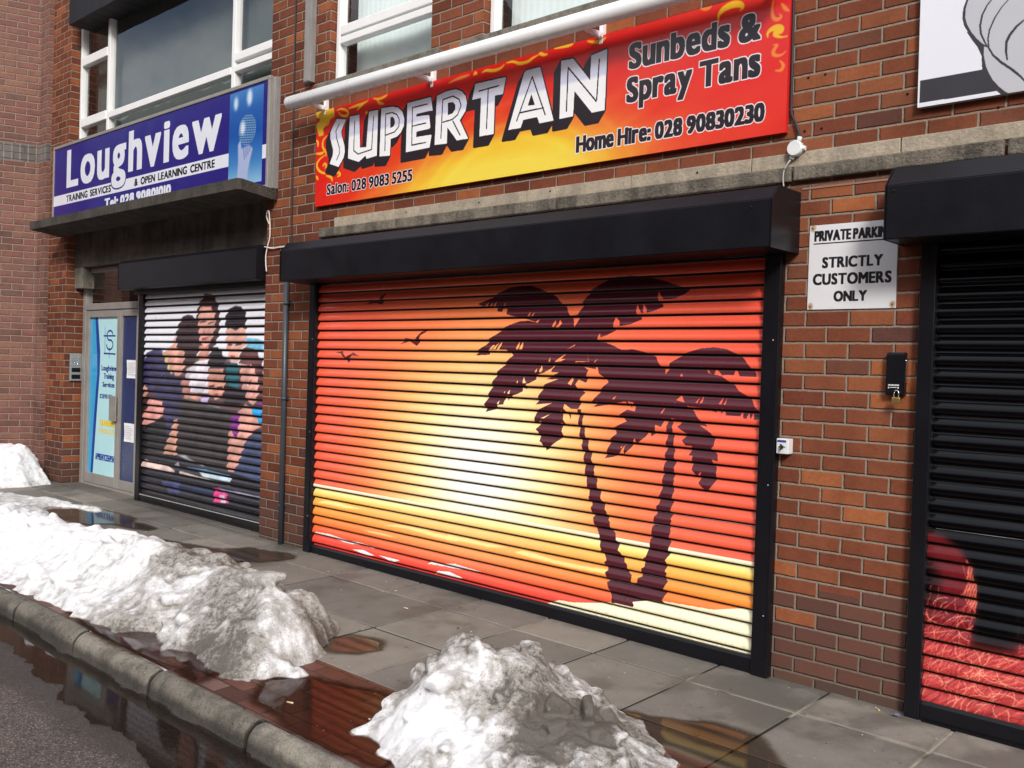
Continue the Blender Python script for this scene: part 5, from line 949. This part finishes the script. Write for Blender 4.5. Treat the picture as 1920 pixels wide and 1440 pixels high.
# ------------------------------------------------------------------ snow
def snow_mat():
    t = NT('old_snow'); p = t.pos(); at = t.n('Attribute'); at.attribute_name = 'dirt'; dv = at.outputs['Fac']
    n = t.noise(p, 16, 7, .68); f = t.noise(p, 120, 4, .75); g = t.noise(p, 45, 5, .7)
    k = t.step(t.math('ADD', dv, t.math('MULTIPLY', t.math('SUBTRACT', n, .5), 1.8)), .12, .92)
    c = t.mix(k, (.84, .84, .85), (.36, .335, .305))
    k2 = t.step(t.math('ADD', dv, t.math('MULTIPLY', t.math('SUBTRACT', g, .5), 1.5)), .70, 1.2); c = t.mix(t.math('MULTIPLY', k2, .9), c, (.10, .084, .07))
    sp = t.math('MULTIPLY', t.step(f, .55, .66), t.math('MULTIPLY_ADD', dv, 1.0, .06, clamp=True)); c = t.mix(sp, c, (.06, .05, .042))
    t.put(t.b.inputs['Subsurface Weight'], t.math('MULTIPLY', t.math('SUBTRACT', 1, k), .55)); t.b.inputs['Subsurface Radius'].default_value = (.03, .03, .034); t.b.inputs['Subsurface Scale'].default_value = .8
    h = t.math('ADD', t.math('MULTIPLY', t.noise(p, 60, 5, .7), 1.0), t.math('MULTIPLY', f, .5))
    return t.fin(c, t.math('MULTIPLY_ADD', k, .25, .45), .4, 0, t.bump(h, .006, .8))
M['snow'] = snow_mat()
def sdist(poly, X, Y):
    P = np.array(poly, float); n = len(P); d = np.full(X.shape, 9.0); ins = np.zeros(X.shape, bool)
    for i in range(n):
        a, b = P[i], P[(i+1) % n]; e = b-a; t = np.clip(((X-a[0])*e[0]+(Y-a[1])*e[1])/(e@e+1e-12), 0, 1); d = np.minimum(d, np.hypot(X-a[0]-t*e[0], Y-a[1]-t*e[1]))
        if a[1] != b[1]: ins ^= ((a[1] > Y) != (b[1] > Y)) & (X < (b[0]-a[0])*(Y-a[1])/(b[1]-a[1])+a[0])
    return np.where(ins, d, -d)
def heap(name, poly, hfun, dirtfun, seed, step, soft, lump=1.0, edge=.10, zf=gz, low=-.012, dirty=1.0, nlump=60, lsz=1.0, vox=.011, slabs=()):
    P = np.array(poly); x = np.arange(P[:, 0].min()-.12, P[:, 0].max()+.12, step); y = np.arange(P[:, 1].min()-.12, P[:, 1].max()+.12, step)
    X, Y = np.meshgrid(x, y); d = sdist(poly, X, Y)+edge*(fbm(X, Y, 6, 5, seed)-.5)*1.4
    s = 1-np.exp(-np.clip(d, 0, None)/soft)
    H = hfun(X, Y)
    rid = 1-np.abs(2*fbm(X+.2*fbm(X, Y, 3, 2, seed), Y, 4.2, 5, seed+2)-1)
    big = fbm(X, Y, 3.0, 3, seed+4); mid = fbm(X+.1*big, Y-.1*big, 8, 4, seed+5)
    # broken lumps: cells of random height
    cx, cyy = X*8.0+1.6*fbm(X, Y, 5, 3, seed+6), Y*8.0+1.6*fbm(X, Y, 5, 3, seed+7); ci, cj = np.floor(cx), np.floor(cyy); best = np.full(X.shape, 9.0); hv = np.zeros(X.shape)
    for a in (-1, 0, 1):
        for b in (-1, 0, 1):
            ii, jj = ci+a, cj+b; rx = vnoise(ii*1.0+.5, jj*3.7, seed+8); ry = vnoise(ii*2.9, jj*1.0+.5, seed+9); rh = vnoise(ii*5.1+.3, jj*4.3, seed+10)
            q = np.hypot(cx-ii-rx, cyy-jj-ry); m = q < best; best = np.where(m, q, best); hv = np.where(m, rh, hv)
    bil = lambda f, sd: np.sqrt((2*fbm(X+.05*mid, Y+.05*big, f, 2, sd)-1)**2+.004)
    z = s*(H*(.66+.45*big)+lump*(.016*(rid-.6)+.055*(mid-.5)+.085*(hv-.40)*np.clip(1-best*1.05, 0, 1)**.5+.040*(bil(5.5, seed+14)-.22)+.012*(bil(15, seed+15)-.22)+.008*(bil(38, seed+16)-.22)+.010*(fbm(X, Y, 60, 3, seed+11)-.5)))
    z = np.where(d > 0, np.maximum(z, .006*np.clip(d/.02, 0, 1)), low)
    # sideways drift makes small overhangs
    ox = .035*lump*(fbm(X, Y, 7, 3, seed+12)-.5)*np.clip(z/.12, 0, 1); oy = -.05*lump*(fbm(X, Y, 6, 3, seed+13)-.35)*np.clip(z/.12, 0, 1)
    keep = d > -.02; idx = -np.ones(X.shape, int); nk = int(keep.sum()); idx[keep] = np.arange(nk)
    VX, VY = (X+ox)[keep], (Y+oy)[keep]; VZ = z[keep]+zf(X[keep], Y[keep])
    V = np.stack([np.concatenate([VX, VX]), np.concatenate([VY, VY]), np.concatenate([VZ, np.minimum(VZ-.004, zf(X[keep], Y[keep])-.035)])], -1)
    q = keep[:-1, :-1] & keep[1:, :-1] & keep[:-1, 1:] & keep[1:, 1:]; jj, ii = np.where(q)
    F = np.stack([idx[jj, ii], idx[jj, ii+1], idx[jj+1, ii+1], idx[jj+1, ii]], -1)
    E = np.concatenate([F[:, [0, 1]], F[:, [1, 2]], F[:, [2, 3]], F[:, [3, 0]]]); key = np.sort(E, 1); _, inv, cnt = np.unique(key, axis=0, return_inverse=True, return_counts=True); bd = E[cnt[inv.ravel()] == 1]
    sides = np.stack([bd[:, 1], bd[:, 0], bd[:, 0]+nk, bd[:, 1]+nk], -1)
    verts = V.tolist(); faces = F.tolist()+(F[:, ::-1]+nk).tolist()+sides.tolist()
    # separate frozen lumps and broken slabs bedded in the heap
    r_ = np.random.RandomState(seed*3+1); cj, ci_ = np.where((d > .035) & (z > .03))
    bmi = bmesh.new(); bmesh.ops.create_icosphere(bmi, subdivisions=3, radius=1); IV = np.array([v.co[:] for v in bmi.verts]); IF = [[v.index for v in f.verts] for f in bmi.faces]; bmi.free()
    BV = np.array([(x, y, w) for x in (-1, 1) for y in (-1, 1) for w in (-1, 1)], float); BF = [[0, 1, 3, 2], [4, 6, 7, 5], [0, 4, 5, 1], [2, 3, 7, 6], [0, 2, 6, 4], [1, 5, 7, 3]]
    def place(Vl, Fl, c, sc, ang, tilt):
        ca, sa, ct, st = math.cos(ang), math.sin(ang), math.cos(tilt), math.sin(tilt); P = Vl*np.array(sc); P = np.stack([P[:, 0]*ct-P[:, 2]*st, P[:, 1], P[:, 0]*st+P[:, 2]*ct], -1); P = np.stack([P[:, 0]*ca-P[:, 1]*sa, P[:, 0]*sa+P[:, 1]*ca, P[:, 2]], -1)+np.array(c)
        n0 = len(verts); verts.extend(P.tolist()); faces.extend([[n0+i for i in f] for f in Fl])
    for k in range(nlump):
        m = r_.randint(len(cj)); j, i = cj[m], ci_[m]; r = r_.uniform(.016, .030)*(1+1.6*r_.rand()**4)*lsz
        L = IV*(1+.30*(vnoise(IV[:, :1]*1.6+k*3.1, IV[:, 1:2]*1.6+IV[:, 2:]*1.1, seed+20)-.5)*2)
        place(L, IF, (X[j, i]+ox[j, i], Y[j, i]+oy[j, i], z[j, i]+zf(X[j, i], Y[j, i])+r*r_.uniform(-.25, .25)), (r*r_.uniform(.9, 1.7), r*r_.uniform(.8, 1.2), r*r_.uniform(.55, .9)), r_.uniform(0, 6.3), r_.uniform(-.4, .4))
    for c, sc, an, ti in slabs:
        jj_, ii_ = int(np.argmin(np.abs(y-c[1]))), int(np.argmin(np.abs(x-c[0]))); top = z[jj_, ii_]+zf(c[0], c[1])+c[2]
        L = IV*np.power(np.abs(IV).max(1), -.72)[:, None]*(1+.16*(vnoise(IV[:, :1]*2.1+c[0]*9, IV[:, 1:2]*2.1+IV[:, 2:]*1.3, seed+21)-.5)*2); L[:, 2] *= 1-.35*L[:, 0]
        place(L, IF, (c[0], c[1], top), sc, an, ti)
    me = bpy.data.meshes.new('raw'); me.from_pydata(verts, [], faces); me.update(); t_ = link(bpy.data.objects.new('raw', me)); md = t_.modifiers.new('r', 'REMESH'); md.mode = 'VOXEL'; md.voxel_size = vox
    dg = bpy.context.evaluated_depsgraph_get(); nm = bpy.data.meshes.new_from_object(t_.evaluated_get(dg)); bpy.data.objects.remove(t_); bpy.data.meshes.remove(me)
    n = len(nm.vertices); co = np.empty(n*3); nm.vertices.foreach_get('co', co); co = co.reshape(-1, 3); ed = np.empty(len(nm.edges)*2, int); nm.edges.foreach_get('vertices', ed); ed = ed.reshape(-1, 2)
    def avg(A):
        S = np.zeros_like(A); C = np.zeros(n); np.add.at(S, ed[:, 0], A[ed[:, 1]]); np.add.at(S, ed[:, 1], A[ed[:, 0]]); np.add.at(C, ed[:, 0], 1); np.add.at(C, ed[:, 1], 1); return S/np.maximum(C, 1).reshape((-1,)+(1,)*(A.ndim-1))
    for _ in range(2): co = co*.5+avg(co)*.5
    nm.vertices.foreach_set('co', co.ravel()); nm.update(); no = np.empty(n*3); nm.vertex_normals.foreach_get('vector', no); no = no.reshape(-1, 3)
    x_, y_, z_ = co.T; g = fbm(x_+.7*z_, y_-.6*z_, 34, 3, seed+30)-.5+.5*(fbm(x_+.6*z_, y_+.8*z_, 90, 2, seed+31)-.5); co = co+no*(g*.0045)[:, None]
    cur = ((avg(co)-co)*no).sum(1)
    for _ in range(3): cur = cur*.5+avg(cur)*.5
    nm.vertices.foreach_set('co', co.ravel()); nm.update(); nm.polygons.foreach_set('use_smooth', [True]*len(nm.polygons)); nm.name = name; nm.materials.clear(); nm.materials.append(M['snow'])
    o = link(bpy.data.objects.new(name, nm)); hz = z_-zf(x_, y_)
    dr = dirtfun(x_, y_, hz, 0, fbm(x_, y_, 7, 2, seed+33))+dirty*np.clip(cur/(vox*.10), -.25, .8)*.28
    at = o.data.attributes.new('dirt', 'FLOAT', 'POINT'); at.data.foreach_set('value', dr.astype(np.float32))
    return o
def bell(X, Y, x, y, sx, sy): return np.exp(-((X-x)/sx)**2-((Y-y)/sy)**2)
# long heap along the kerb
fp1 = [(-8.6, -2.19), (-8.6, -1.35), (-7.0, -1.25), (-6.2, -1.10), (-5.4, -1.12), (-4.6, -1.08), (-4.0, -.98), (-3.2, -.98), (-2.6, -1.02), (-2.2, -1.14), (-1.88, -1.42), (-1.70, -1.76), (-1.72, -1.95), (-1.9, -2.06), (-2.15, -2.08), (-2.35, -1.93), (-2.55, -2.03), (-2.85, -1.93), (-3.0, -2.08), (-3.5, -2.10), (-4.2, -2.12), (-4.8, -2.17), (-6, -2.2)]
def h1(X, Y):
    ridge = np.interp(X, [-8.6, -6.5, -5, -3.5, -2.6, -2.1, -1.7], [.24, .22, .27, .36, .34, .37, .25]); return ridge*(.30+.80*np.exp(-((Y+1.47)/.42)**2))
def d1(X, Y, z, rid, hv): return .04+.62*np.clip((X+5.1)/1.9, 0, 1)*np.clip(fbm(X, Y, 3.2, 5, 21)-.12, 0, 1)*2.6+.25*np.clip(.12-z, 0, .12)/.12+.75*bell(X, Y, -3.55, -1.35, .5, .22)*fbm(X, Y, 5, 3, 22)
tag(heap('snow_pile', fp1, h1, d1, 3, .0125, .19, 1.0, .16, nlump=75, lsz=1.35, vox=.0115, slabs=(((-2.35, -1.55, .01), (.13, .07, .04), .3, .2), ((-3.2, -1.35, .0), (.16, .08, .04), 2.6, -.2), ((-2.9, -1.75, .0), (.12, .06, .03), .9, .1))), 'longest heap of melting snow, whitest at its left, lying along the kerb', 'snow pile', 'piles of shovelled snow')
# nearer dirty heap
fp2 = [(-0.94, -1.86), (-1.05, -1.68), (-1.02, -1.44), (-0.91, -1.22), (-0.74, -1.04), (-0.49, -.88), (-0.27, -.94), (-0.07, -1.04), (0.13, -1.20), (0.35, -1.36), (0.53, -1.60), (0.57, -1.9), (0.41, -2.10), (0.01, -2.14), (-0.39, -2.12), (-0.74, -2.05), (-0.94, -1.96)]
def h2(X, Y): return .04+.40*bell(X, Y, -0.70, -1.34, .36, .38)+.10*bell(X, Y, -0.14, -1.55, .4, .4)+.11*bell(X, Y, -0.64, -1.85, .35, .25)+.09*bell(X, Y, -0.94, -1.62, .2, .14)
def d2(X, Y, z, rid, hv): return .58+1.05*(fbm(X, Y, 6.5, 5, 31)-.28)+1.5*bell(X, Y, -0.10, -1.52, .15, .26)*(fbm(X, Y, 14, 3, 35)*1.6-.15)-.95*bell(X, Y, -0.58, -1.90, .40, .17)-.3*bell(X, Y, -0.99, -1.62, .2, .14)+.5*np.clip(.6-hv, 0, 1)-.25*bell(X, Y, 0.16, -1.5, .2, .2)
tag(heap('snow_pile', fp2, h2, d2, 9, .008, .15, 1.0, .12, nlump=46, lsz=1.15, vox=.0075, slabs=(((-.80, -1.66, .012), (.105, .040, .034), 2.45, .08), ((-.10, -1.44, .022), (.070, .024, .062), 2.3, .55), ((-.19, -1.52, .020), (.060, .024, .036), .7, -.4), ((-.12, -1.62, .008), (.05, .035, .025), 1.2, .3), ((-.58, -1.26, .004), (.08, .05, .028), 2.3, .2), ((-.45, -1.5, .01), (.09, .05, .03), .4, -.2))), 'nearest heap of snow, grey with dirt, on the pavers in front', 'snow pile', 'piles of shovelled snow')
# heap against the neighbour
fp0 = [(-10.1, -1.0), (-9.9, -.30), (-9.6, -.10), (-9.2, -.07), (-9.02, -.12), (-8.95, -.42), (-9.0, -.72), (-9.3, -.98), (-9.8, -1.2)]
def h0(X, Y): return .40*np.exp(-((X+9.5)/.55)**2-((Y+.45)/.55)**2)+.10
tag(heap('snow_pile', fp0, h0, lambda X, Y, z, r, h: .10+.25*fbm(X, Y, 4, 4, 41)+.2*np.clip(.1-z, 0, .1)/.1, 15, .014, .09, .7, .06, nlump=30, vox=.014), 'rounded white heap of snow against the pale brick corner', 'snow pile', 'piles of shovelled snow')
# thin slush
fps = [(-10.5, -1.35), (-9.4, -1.05), (-8.6, -.86), (-7.9, -.62), (-7.3, -.44), (-6.85, -.42), (-6.8, -.50), (-7.5, -.70), (-7.4, -.84), (-6.9, -.95), (-6.6, -1.1), (-7.2, -1.3), (-8.6, -1.42)]
o = heap('slush', fps, lambda X, Y: .035+.05*fbm(X, Y, 2.2, 3, 51), lambda X, Y, z, r, h: .30+.45*fbm(X, Y, 3, 4, 52), 23, .016, .06, .35, .16, nlump=25, lsz=.7, vox=.012)
tag(kind(o, 'stuff'), 'thin grey slush on the slabs beyond the long snow heap', 'slush')
# litter and grit
butt = wear('cigarette_paper', (.62, .42, .20), .8, .2, .3, 200); tip = wear('cigarette_white', (.75, .73, .68), .8, .2, .2, 200)
def cig(x, y, a, label):
    r = tag(empty('cigarette_butt', (x, y, gz(x, y))), label, 'cigarette butt', 'cigarette butts on the paving'); d = Vector((math.cos(a), math.sin(a), 0)); p = Vector((x, y, gz(x, y)+.006))
    mb = MB(); mb.tube([p, p+d*.024], .004, 8); mb.build('filter', butt, r); mb = MB(); mb.tube([p+d*.0242, p+d*.034], .0039, 8); mb.build('paper_end', tip, r)
cig(.585, -.075, 2.4, 'orange cigarette butt at the foot of the brick pier by the black shutter')
cig(-2.27, -.56, .2, 'cigarette butt on the slab before the left end of the sunset shutter')
cig(-1.43, -2.00, .35, 'cigarette butt on the wet red pavers between the snow heaps')
mb = MB(); x, y = .66, -.075
pts = [(x-.02, y-.012), (x+.004, y-.018), (x+.024, y-.004), (x+.014, y+.012), (x-.012, y+.014)]
top_ = mb.bm.verts.new((x, y, gz(x, y)+.016)); ring = [mb.bm.verts.new((px, py, gz(px, py)+.003+.008*(i % 2))) for i, (px, py) in enumerate(pts)]
for i in range(5): mb.bm.faces.new((ring[i], ring[(i+1) % 5], top_))
tag(mb.build('sweet_wrapper', wear('foil_blue', (.30, .30, .46), .25, .5, .5, 120, .5)), 'crumpled blue and silver wrapper by the black shutter rail', 'litter')
grit = MB(); rs5 = np.random.RandomState(21)
for k in range(420):
    x = rs5.uniform(-7, 1.8); y = rs5.uniform(-2.1, -.03); r = rs5.uniform(.0015, .0048)*(1 if rs5.rand() < .9 else 1.7)
    g = bmesh.ops.create_icosphere(grit.bm, subdivisions=1, radius=r); s_ = rs5.uniform(.6, 1.5, 3)
    for v in g['verts']: v.co = Vector((x+v.co.x*s_[0], y+v.co.y*s_[1], gz(x, y)+r*.3+v.co.z*s_[2]*.6))
def grit_mat():
    t = NT('grit'); g = t.n('NewGeometry'); return t.fin(t.ramp(g.outputs['Random Per Island'], [(0, (.05, .04, .035)), (.45, (.16, .13, .11)), (.7, (.35, .32, .28)), (1, (.6, .58, .54))]), .85, .3)
tag(kind(grit.build('grit', grit_mat()), 'stuff'), 'fine stone grit and crumbs scattered over the pavement', 'grit')
